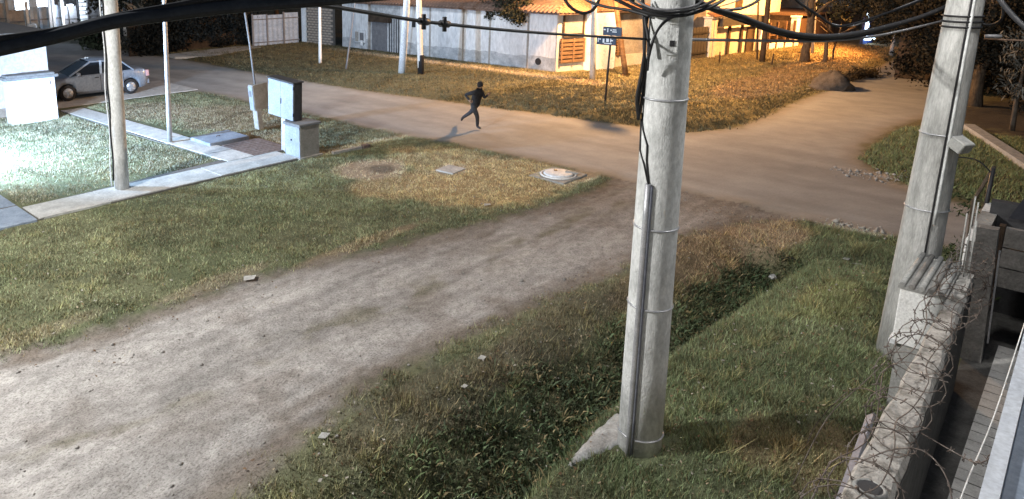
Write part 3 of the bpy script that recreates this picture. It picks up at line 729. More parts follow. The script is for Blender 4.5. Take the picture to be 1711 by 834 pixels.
# ------------------------------------------------------------------ white house and gate pillar on the left
h = thing('white_house', (4, 29.3, 0), 'white house corner lit by the floodlight at the left edge', 'house')
MB().box((-10, 0, -.1), (6.35, 6, 3.0)).build('wall', M_HOUSEW, h); MB().box((-10.3, -.3, 3.0), (6.6, 6.3, 3.18)).build('roof', M_CAP, h)
MB().box((-10, -.03, 0), (6.38, 0, .35)).build('plinth', M_WALLG, h)
g = thing('gate_pillar', (8.3, 27.55, 0), 'low white pillar with dark sloping cap in front of the car', 'pillar')
MB().box((0, 0, -.1), (1.62, .55, 1.62)).build('body', M_HOUSEW, g)
MB().box((-.12, -.1, 1.62), (1.75, .68, 1.72), .02).build('cap', M_CAP, g); MB().box((-.04, -.03, 1.72), (1.66, .6, 1.79), .03).build('cap_ridge', M_CAP, g)
MB().box((1.24, -.05, 1.36), (1.42, 0, 1.52)).build('bell_plate', M_GUT, g)

# ------------------------------------------------------------------ car
def car(x, y, rz, label):
    t = thing('parked_car', (x, y, .03), label, 'car', rz)
    L0, L1 = -2.1, 2.1; W = .82; wr = .30; wx = (-1.27, 1.22)
    def top(u):   # shoulder height
        return float(np.interp(u, [-2.1, -2.05, -1.95, -1.3, -.9, 0, .8, 1.2, 1.75, 2.0, 2.1], [.62, .86, .95, .99, .97, .93, .92, .88, .78, .66, .5]))
    def low(u):
        z = float(np.interp(u, [-2.1, -1.9, -1.5, 1.5, 1.9, 2.1], [.36, .26, .22, .2, .22, .3]))
        for c in wx:
            d = abs(u-c)
            if d < wr+.08: z = max(z, .28+math.sqrt((wr+.08)**2-d*d)*.97)
        return z
    def hw(u): return float(np.interp(u, [-2.1, -1.9, -1.4, 1.3, 1.8, 2.0, 2.1], [.62, .77, .82, .82, .76, .66, .52]))
    us_ = sorted(set([round(v, 3) for v in np.linspace(L0, L1, 46)] + [round(c+s*(wr+.081), 3) for c in wx for s in (-1, 1)] + [round(c+s*(wr+.06), 3) for c in wx for s in (-1, 1)]))
    V = []; n = 0
    for u in us_:
        w, zt, zl = hw(u), top(u), low(u); zm = zl+(zt-zl)*.5
        half = [(w*.97, zl), (w, zm), (w*.985, zm+(zt-zm)*.55), (w*.94, zt-.02), (w*.86, zt), (w*.4, zt+.03)]
        ring = half + [(0, zt+.035)] + [(-a, b) for a, b in reversed(half)]
        n = len(ring); V += [(u, a, b) for a, b in ring]
    Fs = []
    for i in range(len(us_)-1):
        for k in range(n): Fs.append((i*n+k, i*n+(k+1) % n, (i+1)*n+(k+1) % n, (i+1)*n+k))
    Fs += [tuple(range(n-1, -1, -1)), tuple((len(us_)-1)*n+k for k in range(n))]
    b = MB().add(V, Fs, True); b.build('body', M_CAR, t)
    # greenhouse
    prof = [(-1.62, .96, .74), (-1.0, 1.36, .62), (-.75, 1.43, .6), (-.1, 1.46, .6), (.25, 1.42, .6), (1.08, .93, .74)]
    V = []; zb_ = .93
    st = [(-1.46, .97), (-.92, 1.35), (-.68, 1.41), (-.1, 1.44), (.22, 1.40), (1.08, .925)]
    for (u, z) in st:
        k = (z-.93)/.5; w = .75-.16*k
        V += [(u, .76, .93 if z > .98 else z), (u, w, z), (u, -w, z), (u, -.76, .93 if z > .98 else z)]
    Fs = [(i*4+a, i*4+(a+1) % 4, i*4+4+(a+1) % 4, i*4+4+a) for i in range(5) for a in range(4)]+[(0, 1, 2, 3), (20, 23, 22, 21)]
    MB().add(V, Fs).build('windows', M_GLASS, t)
    rf = MB(); V = []
    for (u, z) in [(-.94, 1.345), (-.7, 1.415), (-.3, 1.44), (-.05, 1.443), (.2, 1.41), (.27, 1.385)]:
        V += [(u, .62, z-.03), (u, .5, z+.02), (u, 0, z+.035), (u, -.5, z+.02), (u, -.62, z-.03)]
    Fs = [(i*5+a, i*5+a+1, i*5+6+a, i*5+5+a) for i in range(5) for a in range(4)]
    rf.add(V, Fs, True).build('roof', M_CAR, t)
    for s in (-1, 1):
        pl = MB()
        pl.bar((1.1, s*.76, .92), (.24, s*.61, 1.39), .07, .05); pl.bar((-.12, s*.765, .92), (-.18, s*.61, 1.42), .09, .05); pl.bar((-1.46, s*.745, .95), (-.93, s*.6, 1.37), .17, .05)
        pl.bar((.24, s*.6, 1.39), (-1.0, s*.6, 1.38), .06, .05)
        pl.build('pillars', M_CAR, t)
        for (u0, u1) in ((-.06, .9), (-.98, -.13)):
            d = MB(); d.add([(u0, s*.823, .3), (u1, s*.823, .3), (u1, s*.812, .86), (u0, s*.812, .86), (u0, s*.827, .55), (u1, s*.827, .55)], [(0, 1, 5, 4), (4, 5, 2, 3)])
            dd = d.build('door', M_CAR, t)
            MB().bar((u0+.06, s*.84, .8), (u0+.22, s*.84, .8), .03, .03).build('handle', M_DARK, dd)
            MB().bar((u0-.01, s*.822, .3), (u0-.01, s*.815, .88), .012, .012).build('door_gap', M_DARK, dd)
        MB().box((.72, s*.86-.08, .93), (.84, s*.86+.08, 1.04), .02).build('mirror', M_CAR, t)
        MB().box((1.86, s*.6-.12, .58), (2.04, s*.6+.12, .72), .03).build('headlight', M_LENS, t)
        MB().box((-2.1, s*.66-.09, .66), (-1.96, s*.66+.1, .9), .02).build('tail_light', M_TAIL if s < 0 else M_TAIL, t)
        for c in wx:
            w = MB(); w.lathe([(.2, -.1), (.29, -.1), (.305, -.07), (.305, .07), (.29, .1), (.2, .1)], 24, caps=True); w.xform(Matrix.Translation((c, s*.72, .3)) @ Matrix.Rotation(rad(90), 4, 'X'))
            wo = w.build('wheel', M_TYRE, t)
            r = MB(); r.lathe([(.19, 0), (.19, .012), (.05, .02)], 20)
            for q in range(5):
                a = q*1.2566; r.bar((.03*math.cos(a), .03*math.sin(a), .02), (.185*math.cos(a), .185*math.sin(a), .02), .05, .02)
            r.xform(Matrix.Translation((c, s*.822, .3)) @ Matrix.Rotation(rad(-90*s), 4, 'X')); r.build('rim', M_RIM, wo)
    MB().box((1.98, -.62, .28), (2.14, .62, .46), .04).build('bumper', M_CAR, t); MB().box((-2.15, -.64, .34), (-2.02, .64, .54), .04).build('bumper', M_CAR, t)
    MB().box((2.06, -.35, .5), (2.1, .35, .6)).build('grille', M_DARK, t); MB().box((-2.115, -.22, .62), (-2.1, .22, .74)).build('number_plate', M_WHITE, t)
    MB().box((-1.7, -.7, .24), (1.7, .7, .4)).build('underbody', M_DARK, t)
    return t
cr = car(12.95, 31.5, math.pi-.08, 'silver sedan parked nose to the white house behind the round pole')
cr.scale = (1.08, 1.05, 1.12)

# ------------------------------------------------------------------ runner
def runner(x, y):
    J = dict(pel=(-.02, 0, .83), sp=(.03, 0, 1.02), ch=(.10, 0, 1.24), nk=(.155, 0, 1.41), hb=(.18, 0, 1.48), hm=(.205, 0, 1.57), ht=(.21, 0, 1.665), no=(.285, 0, 1.545),
             hn=(-.03, .1, .79), kn=(.19, .1, .47), an=(.2, .1, .085), tn=(.37, .1, .045), hf=(-.02, -.1, .79), kf=(-.29, -.11, .50), af=(-.62, -.1, .27), tf=(-.70, -.1, .13),
             sn=(.1, .19, 1.32), en=(-.24, .27, 1.2), wn=(-.06, .26, 1.02), sf=(.12, -.19, 1.32), ef=(.2, -.27, 1.07), wf=(.42, -.2, 1.23))
    R = dict(pel=.15, sp=.125, ch=.15, nk=.06, hb=.072, hm=.094, ht=.06, no=.02, hn=.092, kn=.062, an=.043, tn=.03, hf=.092, kf=.062, af=.043, tf=.03, sn=.068, en=.046, wn=.03, sf=.068, ef=.046, wf=.03)
    E = [('pel', 'sp'), ('sp', 'ch'), ('ch', 'nk'), ('nk', 'hb'), ('hb', 'hm'), ('hm', 'ht'), ('hm', 'no'), ('pel', 'hn'), ('hn', 'kn'), ('kn', 'an'), ('an', 'tn'), ('pel', 'hf'), ('hf', 'kf'), ('kf', 'af'), ('af', 'tf'), ('ch', 'sn'), ('sn', 'en'), ('en', 'wn'), ('ch', 'sf'), ('sf', 'ef'), ('ef', 'wf')]
    for w, e in (('wn', 'en'), ('wf', 'ef')):
        d = (Vector(J[w])-Vector(J[e])).normalized(); s = Vector((0, 1, 0)); u = d.cross(s)
        pm = Vector(J[w])+d*.06; J['p'+w] = tuple(pm); R['p'+w] = .032; E.append((w, 'p'+w))
        for q, (off, ln) in enumerate(((-.03, .05), (-.01, .06), (.01, .06), (.03, .045))):
            a = pm+d*.03+s*off; b = a+d*ln*.6+u*.012; c = b+d*ln*.3+u*.03
            for nme, p in (('a', a), ('b', b), ('c', c)): J[f'{w}{q}{nme}'] = tuple(p); R[f'{w}{q}{nme}'] = .0095
            E += [('p'+w, f'{w}{q}a'), (f'{w}{q}a', f'{w}{q}b'), (f'{w}{q}b', f'{w}{q}c')]
        a = Vector(J[w])+d*.03+u*.04; b = a+d*.035+u*.02
        J[w+'ta'] = tuple(a); J[w+'tb'] = tuple(b); R[w+'ta'] = R[w+'tb'] = .011; E += [(w, w+'ta'), (w+'ta', w+'tb')]
    ks = list(J); ix = {k: i for i, k in enumerate(ks)}
    me = bpy.data.meshes.new('person'); me.from_pydata([(-J[k][1], -J[k][0], J[k][2]) for k in ks], [(ix[a], ix[b]) for a, b in E], [])
    tmp = bpy.data.objects.new('person_rig', me); COL.objects.link(tmp)
    sk = tmp.modifiers.new('skin', 'SKIN'); sk.use_smooth_shade = True
    for i, k in enumerate(ks):
        v = me.skin_vertices[0].data[i]; q = 1.0 if k[-1] in 'abc' and len(k) > 2 else (1.28 if k not in ('hm', 'ht', 'no', 'hb', 'nk') else 1.1); v.radius = (R[k]*q, R[k]*q); v.use_root = (k == 'pel')
    sb = tmp.modifiers.new('sub', 'SUBSURF'); sb.levels = 2; sb.render_levels = 2
    dg = bpy.context.evaluated_depsgraph_get(); dg.update()
    fin = bpy.data.meshes.new_from_object(tmp.evaluated_get(dg)); fin.name = 'person'
    bpy.data.objects.remove(tmp)
    o = bpy.data.objects.new('person', fin); COL.objects.link(o); o.location = (x, y, gz(x, y)+.01)
    fin.materials.clear()
    for m in (M_CLOTH, M_TROUS, M_SKIN, M_DARK): fin.materials.append(m)
    hands = [Vector((-J[k][1], -J[k][0], J[k][2])) for k in ('pwn', 'pwf')]; feet = [Vector((-J[k][1], -J[k][0], J[k][2])) for k in ('an', 'tn', 'af', 'tf')]
    for p in fin.polygons:
        c = p.center
        if c.z > 1.44 or min((c-q).length for q in hands) < .085: k = 2
        elif min((c-q).length for q in feet) < .1: k = 3
        elif c.z < .84: k = 1
        else: k = 0
        p.material_index = k; p.use_smooth = True
    tag(o, 'person running along the street in dark hoodie and dark trousers', 'person')
    hr = MB(); V = []
    hr.lathe([(.03, 1.69), (.085, 1.665), (.108, 1.6), (.104, 1.53), (.085, 1.49)], 14)
    hr.v = [(a, b-.195, c) for a, b, c in hr.v]; hr.f = [q for q in hr.f if not all(hr.v[i][1] < -.25 and hr.v[i][2] < 1.6 for i in q)]; hr.sm = [True]*len(hr.f)
    hr.build('hood', M_CLOTH, o)
    return o
runner(*(19.796, 15.484))
# ------------------------------------------------------------------ long pale house on the far side of the street
HX = 33.1
ho = thing('corner_house', (HX, 20.6, 0), 'long low pale house with tiled roof on the street corner', 'house')
MB().prism([(.06, .05), (6.3, -1.95), (6.6, 17.0), (.06, 17.0)], -.2, 3.15).build('wall', M_WALLG, ho)
cuts = [0, 22.386-20.6, 24.970-20.6, 26.917-20.6, 29.537-20.6, 32.119-20.6]
cuts2 = [34.975-20.6, 36.710-20.6, 17.1]
for ab in list(zip(cuts[:-1], cuts[1:]))+list(zip(cuts2[:-1], cuts2[1:])):
    a, b = ab
    MB().box((0, a+.03, -.15), (.058, b-.03, 3.2)).build('wall_panel', M_WALLB, ho)
    k_ = max(4, int((b-a)/.22)); V_ = []
    for i in range(k_+1):
        y_ = a+.02+(b-a-.04)*i/k_; zt_ = .8+.025*math.sin(y_*1.9)+random.uniform(-.05, .05)
        V_ += [(-.008, y_, -.15), (-.008, y_, zt_), (.06, y_, -.15), (.06, y_, zt_)]
    MB().add(V_, [q_ for i in range(k_) for q_ in ((4*i, 4*i+4, 4*i+5, 4*i+1), (4*i+1, 4*i+5, 4*i+7, 4*i+3), (4*i+3, 4*i+7, 4*i+6, 4*i+2))]+[(0, 1, 3, 2), (4*k_, 4*k_+2, 4*k_+3, 4*k_+1)]).build('plinth', M_WALLD, ho)
for y in cuts[1:5]: MB().box((-.025, y-.06, 0), (.055, y+.06, 3.2)).build('pilaster', M_WALLG, ho)
MB().lathe([(.19, 0), (.19, .02)], 14).xform(Matrix.Translation((-.035, 21.650-20.6, .55)) @ Matrix.Rotation(rad(-90), 4, 'Y')).build('wall_vent', M_DARK, ho)
y0, y1 = cuts[-1], cuts2[0]; dw = y1-y0
MB().box((.03, y0, -.1), (.06, y1, 3.2)).build('recess', M_WALLD, ho)
dd = MB().box((-.02, y0+.42*dw, 0), (.03, y1-.1*dw, 1.95)).build('door', M_GATE, ho)
MB().box((-.35, y0+.25*dw, 2.0), (.03, y1-.1*dw, 2.45)).build('awning', M_WOODD, ho)
gg = MB().box((-.01, y0+.02, 0), (.03, y0+.4*dw, 2.3)).build('side_door', M_WALLD, ho)
for k in range(5): MB().box((-.04, y0+.06+.36*dw*k/5, .05), (-.012, y0+.12+.36*dw*k/5, 2.25)).build('bar', M_DARK, gg)
ym = 35.802-20.6
mb = MB().box((-.16, ym-.55, .55), (-.005, ym+.45, 1.35), .02).build('meter_panel', M_WALLB, ho)
MB().box((-.2, ym-.45, .65), (-.16, ym-.1, 1.2)).build('meter', M_GATE, mb); MB().box((-.2, ym+.05, .6), (-.16, ym+.35, 1.25)).build('meter', M_WALLG, mb); MB().box((-.21, ym-.42, .35), (-.17, ym-.18, .7)).build('label_plate', M_LETTER, mb)
ys_ = 30.854-20.6
MB().box((-.08, ys_-.1, 1.85), (.0, ys_+.14, 2.3)).build('wall_box', M_DARK, ho)
# roof: two visible slopes, eaves row of clay tiles on battens
eA, eB, eD = Vector((-.42, -.35, 3.22)), Vector((-.42, 17.3, 3.22)), Vector((6.7, -2.55, 3.22))
r1, r2, eC = Vector((3.4, 3.2, 4.75)), Vector((3.4, 14.5, 4.75)), Vector((7.2, 17.3, 3.22))
rb = MB(); rb.add([eA, eB, eC, eD, r1, r2] + [p+Vector((0, 0, -.09)) for p in (eA, eB, eC, eD)], [(0, 1, 5, 4), (3, 0, 4), (2, 3, 4, 5), (1, 2, 5), (0, 3, 9, 6), (1, 0, 6, 7), (2, 1, 7, 8), (3, 2, 8, 9), (6, 9, 8, 7)])
roof = rb.build('roof', M_ROOFD, ho)
def tile_mesh(m):
    b = MB(); n = 6; V = []
    for (x, r) in ((0, .115), (.44, .095)):
        for k in range(n+1):
            a = math.pi*k/n; V += [(x, r*math.cos(a), r*.75*math.sin(a))]
    Fs = [(k, k+1, n+2+k, n+1+k) for k in range(n)] + [tuple(range(n, -1, -1))]
    return b.add(V, Fs, True).mesh('roof_tile', m)
tmA, tmB = tile_mesh(M_ROOFD), tile_mesh(M_ROOF)
def tiles(p0, p1, apex, nrow, step, me, cut=1.):
    e = (p1-p0); L = e.length; e.normalize(); nrm = e.cross(apex-p0).normalized()
    if nrm.z < 0: nrm = -nrm
    up = nrm.cross(e).normalized()
    if up.z < 0: up = -up
    R = Matrix((up, nrm.cross(up), nrm)).transposed().to_4x4()
    for r in range(nrow):
        k = int(L/step)
        for i in range(k):
            s = (i+.5)*step
            if s < .55*r or s > L-.55*r: continue
            p = p0+e*s+up*(.36*r-.05)+nrm*(.02+.012*random.random())
            o = bpy.data.objects.new('roof_tile', me); COL.objects.link(o); o.parent = roof
            o.matrix_local = Matrix.Translation(p) @ R @ Matrix.Rotation(random.uniform(-.04, .04), 4, 'Z')
tiles(eA, eB, r1, 2, .26, tmA); tiles(eA, eD, r1, 5, .26, tmB)
# side facade in its own frame: x along the wall, y outwards
ang = math.atan2(-2.0, 6.3)
def sbox(a, b, nm, m, par=None, bev=0.):
    M = Matrix.Rotation(ang, 4, 'Z')
    o = MB().box((a[0], -b[1], a[2]), (b[0], -a[1], b[2]), bev).xform(M).build(nm, m, par or ho); return o
SX = dict(a=0.465, b=1.922, c=2.994, d=3.738, e=4.675, f=6.844)
sbox((.0, -.02, -.1), (SX['b'], .05, 3.2), 'wall_panel', M_WALLW)
sbox((SX['b'], .0, -.1), (SX['d'], .5, 3.15), 'pier', M_WHITEC)
sbox((SX['d'], -.02, .75), (6.6, .04, 3.2), 'wall_panel', M_WALLG)
sbox((SX['d'], -.02, -.1), (6.6, .1, .75), 'plinth', M_WALLW)
wf = sbox((.3, .05, 1.95), (SX['b']-.15, .1, 3.1), 'window', M_WALLG)
sbox((.34, .1, 1.9), (SX['b']-.15, .16, 2.1), 'sill', M_WOODD, wf); sbox((.28, .1, 1.98), (.4, .15, 3.08), 'frame', M_WOODD, wf); sbox((SX['b']-.27, .1, 1.98), (SX['b']-.15, .15, 3.08), 'frame', M_WOODD, wf)
for (x0, x1, z0, z1, tagl) in ((.15, SX['b']-.05, .55, 1.85, 'a'), (SX['d']+.02, SX['e'], .75, 1.6, 'b')):
    pa = sbox((x0, .1, z0), (x1, .12, z1), 'shutter', M_WOODD)
    nsl = 6
    for k in range(nsl):
        z = z0+(z1-z0)*k/nsl
        sbox((x0, .125, z+.02), (x1, .16, z+(z1-z0)/nsl-.05), 'slat', M_WOOD, pa)
    for x in (x0+.04, (x0+x1)/2, x1-.14): sbox((x, .165, z0), (x+.1, .2, z1), 'slat', M_WOOD, pa)
# dark leafy shrub over the roof edge
LV = {}
def leaves(name, parent, blobs, size, c1, c2, world=True, m=None, asp=.55, droop=0.):
    Vs = []; cs = []
    for (c, r, n) in blobs:
        r = np.array(r if hasattr(r, '__len__') else (r, r, r))
        d = rng.normal(size=(n, 3)); d /= np.linalg.norm(d, axis=1)[:, None]
        p = np.array(c) + d*r*(rng.random((n, 1))**.45)*(1+.25*np.sin(d[:, :1]*7+c[0]))
        a = rng.normal(size=(n, 3)); a[:, 2] -= droop; a /= np.linalg.norm(a, axis=1)[:, None]
        b = np.cross(a, rng.normal(size=(n, 3))); b /= np.linalg.norm(b, axis=1)[:, None]
        s = size*rng.uniform(.6, 1.4, (n, 1))
        q = np.stack([p-a*s, p-b*s*asp, p+a*s, p+b*s*asp], 1); Vs.append(q)
        t = rng.random((n, 1)); col = np.array(c1)*(1-t)+np.array(c2)*t; cs.append(np.repeat(col*rng.uniform(.8, 1.2, (n, 1)), 4, 0))
    V = np.concatenate(Vs).reshape(-1, 3); k = len(V)//4
    if world and parent is not None: V = V - np.array(parent.location)
    o = obj_from(name, np_mesh(name, V, np.arange(k*4).reshape(k, 4), np.concatenate(cs), m or M_LEAF, 4), parent)
    return o
(ysh, zsh) = (23.862, 3.456)
sh = thing('shrub', (34.2, ysh, 3.6), 'dark shrub spilling over the tiled eave of the long pale house', 'shrub')
leaves('crown', sh, [((32.7+random.uniform(-.3, .6), ysh+random.uniform(-1.3, 1.3), zsh+random.uniform(-.6, .9)), random.uniform(.3, .6), 300) for _ in range(16)], .075, (.02, .024, .016), (.05, .05, .035), droop=.6)
MB().tube([(0, 0, -.4), (-.5, .1, .3), (-1.2, .2, .5)], [.09, .07, .04], 7).build('stem', M_BARK, sh)

# brick boundary, gates, far fence
bw = thing('brick_wall', (33.0, 38.547, 0), 'short brick wall section left of the long pale house', 'wall')
Lb = 41.569-38.547
MB().box((.02, .0, -.3), (.2, Lb, 2.72)).build('core', M_MORTAR, bw)
src = None; bh, bl = .185, .40
for r in range(15):
    for k in range(int(Lb/bl)+1):
        y = k*bl+(r % 2)*bl/2
        if y+bl > Lb: continue
        if src is None:
            src = MB().box((0, 0, 0), (.05, bl-.05, bh-.05)).build('brick', M_BRICK, bw); o = src
        else: o = share('brick', src, bw)
        o.location = (-.012-.012*random.random(), y+.02, -.1+r*bh)
wp = thing('white_post', (32.9, 41.514, 0), 'white square gate post beside the brick wall', 'post')
MB().box((0, 0, -.3), (.3, .45, 2.7)).build('post', M_WHITE, wp); MB().box((-.03, -.03, 2.7), (.33, .48, 2.78)).build('cap', M_WHITE, wp)
gA = Vector((28.695, 42.093)).to_3d(); gB = Vector((32.6, 41.907, 0))
sf_ = thing('sheet_fence', gA, 'old grey blue sheet metal fence and gate behind the far verge', 'fence')
dv_ = gB-gA; Lf = dv_.length; an = math.atan2(dv_.y, dv_.x)
sf_.rotation_euler.z = an
x = 0
for (w, hgt, m, lab) in ((.30, 2.25, M_SHEET, 0), (.36, 2.2, M_SHEET, 0), (.34, 2.3, M_BLUE if False else M_SHEET, 0)):
    w *= Lf
    b = MB(); n = int(w/.18)
    V = []
    for i in range(n+1): V += [(x+i*w/n*.98, .03*(i % 2), -.1), (x+i*w/n*.98, .03*(i % 2), hgt)]
    b.add(V, [(2*i, 2*i+2, 2*i+3, 2*i+1) for i in range(n)]); b.build('sheet_panel', m, sf_)
    MB().box((x-.05, -.05, -.1), (x+.05, .0, hgt+.08)).build('post', M_GATE, sf_)
    x += w
for z in (.3, 1.9): MB().box((0, -.08, z), (Lf, -.05, z+.07)).build('rail', M_GATE, sf_)
# dark hedge and trees up the street
hd = thing('hedge', (25, 43.2, 0), 'tall dark hedge beyond the street behind the slim metal post', 'hedge')
leaves('foliage', hd, [((20.5+random.random()*9.2, 43.3+random.uniform(-.5, .7), random.uniform(.3, 3.4)), random.uniform(.5, .9), 330) for _ in range(90)], .09, (.009, .011, .011), (.026, .029, .028))
MB().box((-4.6, .3, -.1), (4.6, .5, 2.6)).build('backing_fence', M_WOODD, hd)
drv = struct(MB().prism([(21.8, 40.4), (23.6, 39.2), (28.8, 41.3), (27.8, 42.7), (22, 42.0)], -.05, .13).build('driveway', M_PAVE))
def tree(name, label, base, hgt, r, blobs, size, c1, c2, bark=M_BARK, lean=(0, 0), limbs=5, cat='tree', group=None, droop=.3):
    t = thing(name, (base[0], base[1], 0), label, cat, 0, group)
    b = MB(); pts = [(lean[0]*k/6*(.6+.1*k)+.06*random.uniform(-1, 1)*(k > 0), lean[1]*k/6*(.6+.1*k)+.06*random.uniform(-1, 1)*(k > 0), -.2+(hgt+.2)*k/6) for k in range(7)]
    b.tube(pts, [r*(1.25 if k == 0 else 1-.09*k) for k in range(7)], 10); b.build('trunk', bark, t)
    lm = MB()
    for q in range(limbs):
        a = q*2.4+random.random(); k = random.choice((3, 4, 5)); p = Vector(pts[k]); l = random.uniform(1.0, 2.2)
        lm.tube([p, p+Vector((math.cos(a)*l*.5, math.sin(a)*l*.5, l*.45)), p+Vector((math.cos(a)*l, math.sin(a)*l, l*.7))], [r*.45, r*.3, r*.12], 7)
    if limbs: lm.build('limbs', bark, t)
    if blobs: leaves('crown', t, blobs, size, c1, c2, droop=droop)
    return t
def blob(c, spread, r, n, k): return [((c[0]+random.gauss(0, 1)*spread[0], c[1]+random.gauss(0, 1)*spread[1], c[2]+random.gauss(0, 1)*spread[2]), random.uniform(*r), n) for _ in range(k)]
for i, (b, l, hh) in enumerate((((23.471, 47.317), 'pale barked tree trunk beyond the street, right of the round pole', 4.5), ((22.821, 50.102), 'stubby pale trunk just right of the round pole', 1.6))):
    tree('tree', l, b, hh, .34 if i == 0 else .42, blob((b[0], b[1]+.5, 5.0), (1.2, 1.2, .4), (.5, .9), 120, 10) if i == 0 else [], .17, (.02, .024, .02), (.05, .055, .045), M_BARKP, limbs=4 if i == 0 else 2)
b5 = (20.771, 48.994)
bu = thing('bush', (*b5, 0), 'dark rounded bush at the roadside beyond the parked car', 'bush')
leaves('foliage', bu, [((b5[0]+random.uniform(-1.4, 1.4), b5[1]+random.uniform(-.8, .8), random.uniform(.2, 1.6)), .55, 130) for _ in range(16)], .13, (.025, .035, .025), (.06, .08, .055))
MB().tube([(0, 0, -.1), (.1, 0, .8)], .1, 7).build('stem', M_BARK, bu)
pw = thing('wall', ((26.323, 55.177)[0], (26.323, 55.177)[1], 0), 'pale patch of wall between two far trunks on the left', 'wall')
pw.rotation_euler.z = -.5
MB().box((-1.1, 0, -.1), (1.1, .2, 1.7)).build('wall', M_WHITEC, pw)
gt = thing('gate', ((27.117, 53.039)[0], (27.117, 53.039)[1], 0), 'pale wooden gate with a diagonal brace behind the slim metal post', 'gate')
gt.rotation_euler.z = -.6
for k in range(6): MB().box((-.9+.3*k, 0, .05), (-.66+.3*k, .05, 1.9)).build('board', M_BARKP, gt)
MB().bar((-.9, -.04, .3), (.8, -.04, 1.75), .08, .12).build('brace', M_WOODD, gt)

# ---- yards at the far left end of the street
FY = 64.0
yard = [  # x0, x1, height, material, label, kind
 (17.470, 19.719, 2.6, M_WALLG, 'grey wall panel at the extreme left of the far fence', 'panel'),
 (19.855, 21.148, 1.995, M_WALLG, 'pinkish grey fence panel below the left lit window', 'panel'),
 (21.620, 22.192, 2.177, M_WALLG, 'narrow grey fence panel above the white barrel', 'panel'),
 (22.337, 23.066, 2.199, M_SHEET, 'pale blue sheet panel below the right lit window', 'panel'),
 (23.559, 24.108, 2.302, M_SHEET, 'darker blue sheet panel between two white posts', 'panel'),
 (24.410, 25.484, 2.158, M_GATE, 'purple grey sheet panel left of the white slatted panel', 'panel'),
 (26.479, 27.713, 2.492, M_GATE, 'tall dark sheet panel next to the round pole top', 'panel')]
for (x0, x1, hh, m, lab, kd) in yard:
    t = thing('sheet_fence', ((x0+x1)/2, FY, 0), lab, 'fence'); w = (x1-x0)/2
    n = max(2, int(2*w/.3)); V = []
    for i in range(n+1): V += [(-w+2*w*i/n, .04*(i % 2), -.1), (-w+2*w*i/n, .04*(i % 2), hh)]
    MB().add(V, [(2*i, 2*i+2, 2*i+3, 2*i+1) for i in range(n)]).build('sheet', m, t)
    MB().box((-w, -.06, hh*.5), (w, -.02, hh*.5+.1)).build('rail', M_GATE, t)
for (x, hh, m, lab) in ((19.810, 2.9, M_WALLG, 'grey fence post left of the pinkish panel'), (21.336, 2.6, M_WALLW, 'pinkish post right of the pinkish panel'), (23.164, 3.0, M_WHITE, 'white fence post right of the pale blue panel'), (23.460, 2.9, M_WHITE, 'white fence post left of the darker blue panel'), (24.208, 3.2, M_WHITEC, 'pale post right of the darker blue panel'), (27.768, 3.6, M_WHITE, 'white post beside the top of the round pole')):
    t = thing('fence_post', (x, FY-.15, 0), lab, 'post'); MB().box((-.1, -.1, -.1), (.1, .1, hh)).build('post', m, t); MB().box((-.13, -.13, hh), (.13, .13, hh+.06)).build('cap', m, t)
x0, x1 = 25.692, 26.373
t = thing('slatted_panel', ((x0+x1)/2, FY, 0), 'white slatted panel in the far fence', 'fence panel'); w = (x1-x0)/2
for k in range(7): MB().box((-w, -.05, .3+.36*k), (w, 0, .3+.36*k+.29)).build('slat', M_WHITE, t)
MB().box((-w-.12, -.08, -.1), (-w, .0, 3.)).build('frame', M_DARK, t); MB().box((w, -.08, -.1), (w+.12, .0, 3.)).build('frame', M_GATE, t)
t = thing('barrel', (21.124, 62.4, 0), 'white barrel standing in front of the far fence', 'barrel')
MB().lathe([(.33, -.05), (.36, .1), (.37, .45), (.36, .8), (.33, .92)], 16).build('barrel', M_WHITE, t); MB().lathe([(.375, .3), (.385, .33), (.375, .36)], 16, caps=False).build('hoop', M_GUT, t)
fh = thing('house', (24, 69, 0), 'pale house with two bright lit windows behind the far fence', 'house')
MB().box((-9, 0, -.1), (9, 6, 4.6)).build('wall', M_WALLB, fh); MB().box((-9.4, -.5, 4.6), (9.4, 6.5, 4.8)).build('roof', M_CAP, fh)
for (a, b, z0) in ((22.129, 23.232, 1.741), (23.999, 25.253, 1.925)):
    wi = MB().box((a-24.15, -.08, z0-.1), (b-23.85, -.02, z0+1.7)).build('window', M_WHITE, fh)
    MB().box((a-24, -.1, z0), (b-24, -.085, z0+1.6)).build('pane', M_LIT, wi)
    MB().box(((a+b)/2-24.04, -.12, z0), ((a+b)/2-23.96, -.102, z0+1.6)).build('mullion', M_WHITE, wi)
sh2 = thing('shed', (26.401, 67, 0), 'dark roofed shed to the right of the lit windows', 'shed')
MB().box((-1.6, 0, -.1), (2.8, 1.6, 3.0)).build('wall', M_GATE, sh2); MB().add([(-1.9, -.4, 3.0), (3.1, -.4, 3.0), (3.1, 1.6, 3.7), (-1.9, 1.6, 3.7), (-1.9, -.4, 2.9), (3.1, -.4, 2.9), (3.1, 1.6, 3.6), (-1.9, 1.6, 3.6)], [(0, 1, 2, 3), (7, 6, 5, 4), (0, 4, 5, 1), (1, 5, 6, 2), (2, 6, 7, 3), (3, 7, 4, 0)]).build('roof', M_CABD, sh2)
MB().box((-1.3, -.05, 1.9), (-.7, -.01, 2.4)).build('window', M_WHITE, sh2)
bk = thing('tree', (30, 58, 0), 'broad dark tree behind the hedge beyond the street', 'tree')
MB().tube([(0, 0, -.1), (.1, .1, 2), (.2, 0, 4)], [.3, .26, .18], 8).build('trunk', M_BARK, bk)
leaves('crown', bk, blob((30, 58, 4.4), (3, 2.5, 1.2), (.8, 1.4), 420, 36), .13, (.016, .02, .017), (.04, .046, .038))
bk2 = thing('tree', (38, 52, 0), 'dark tree behind the sheet metal fence', 'tree')
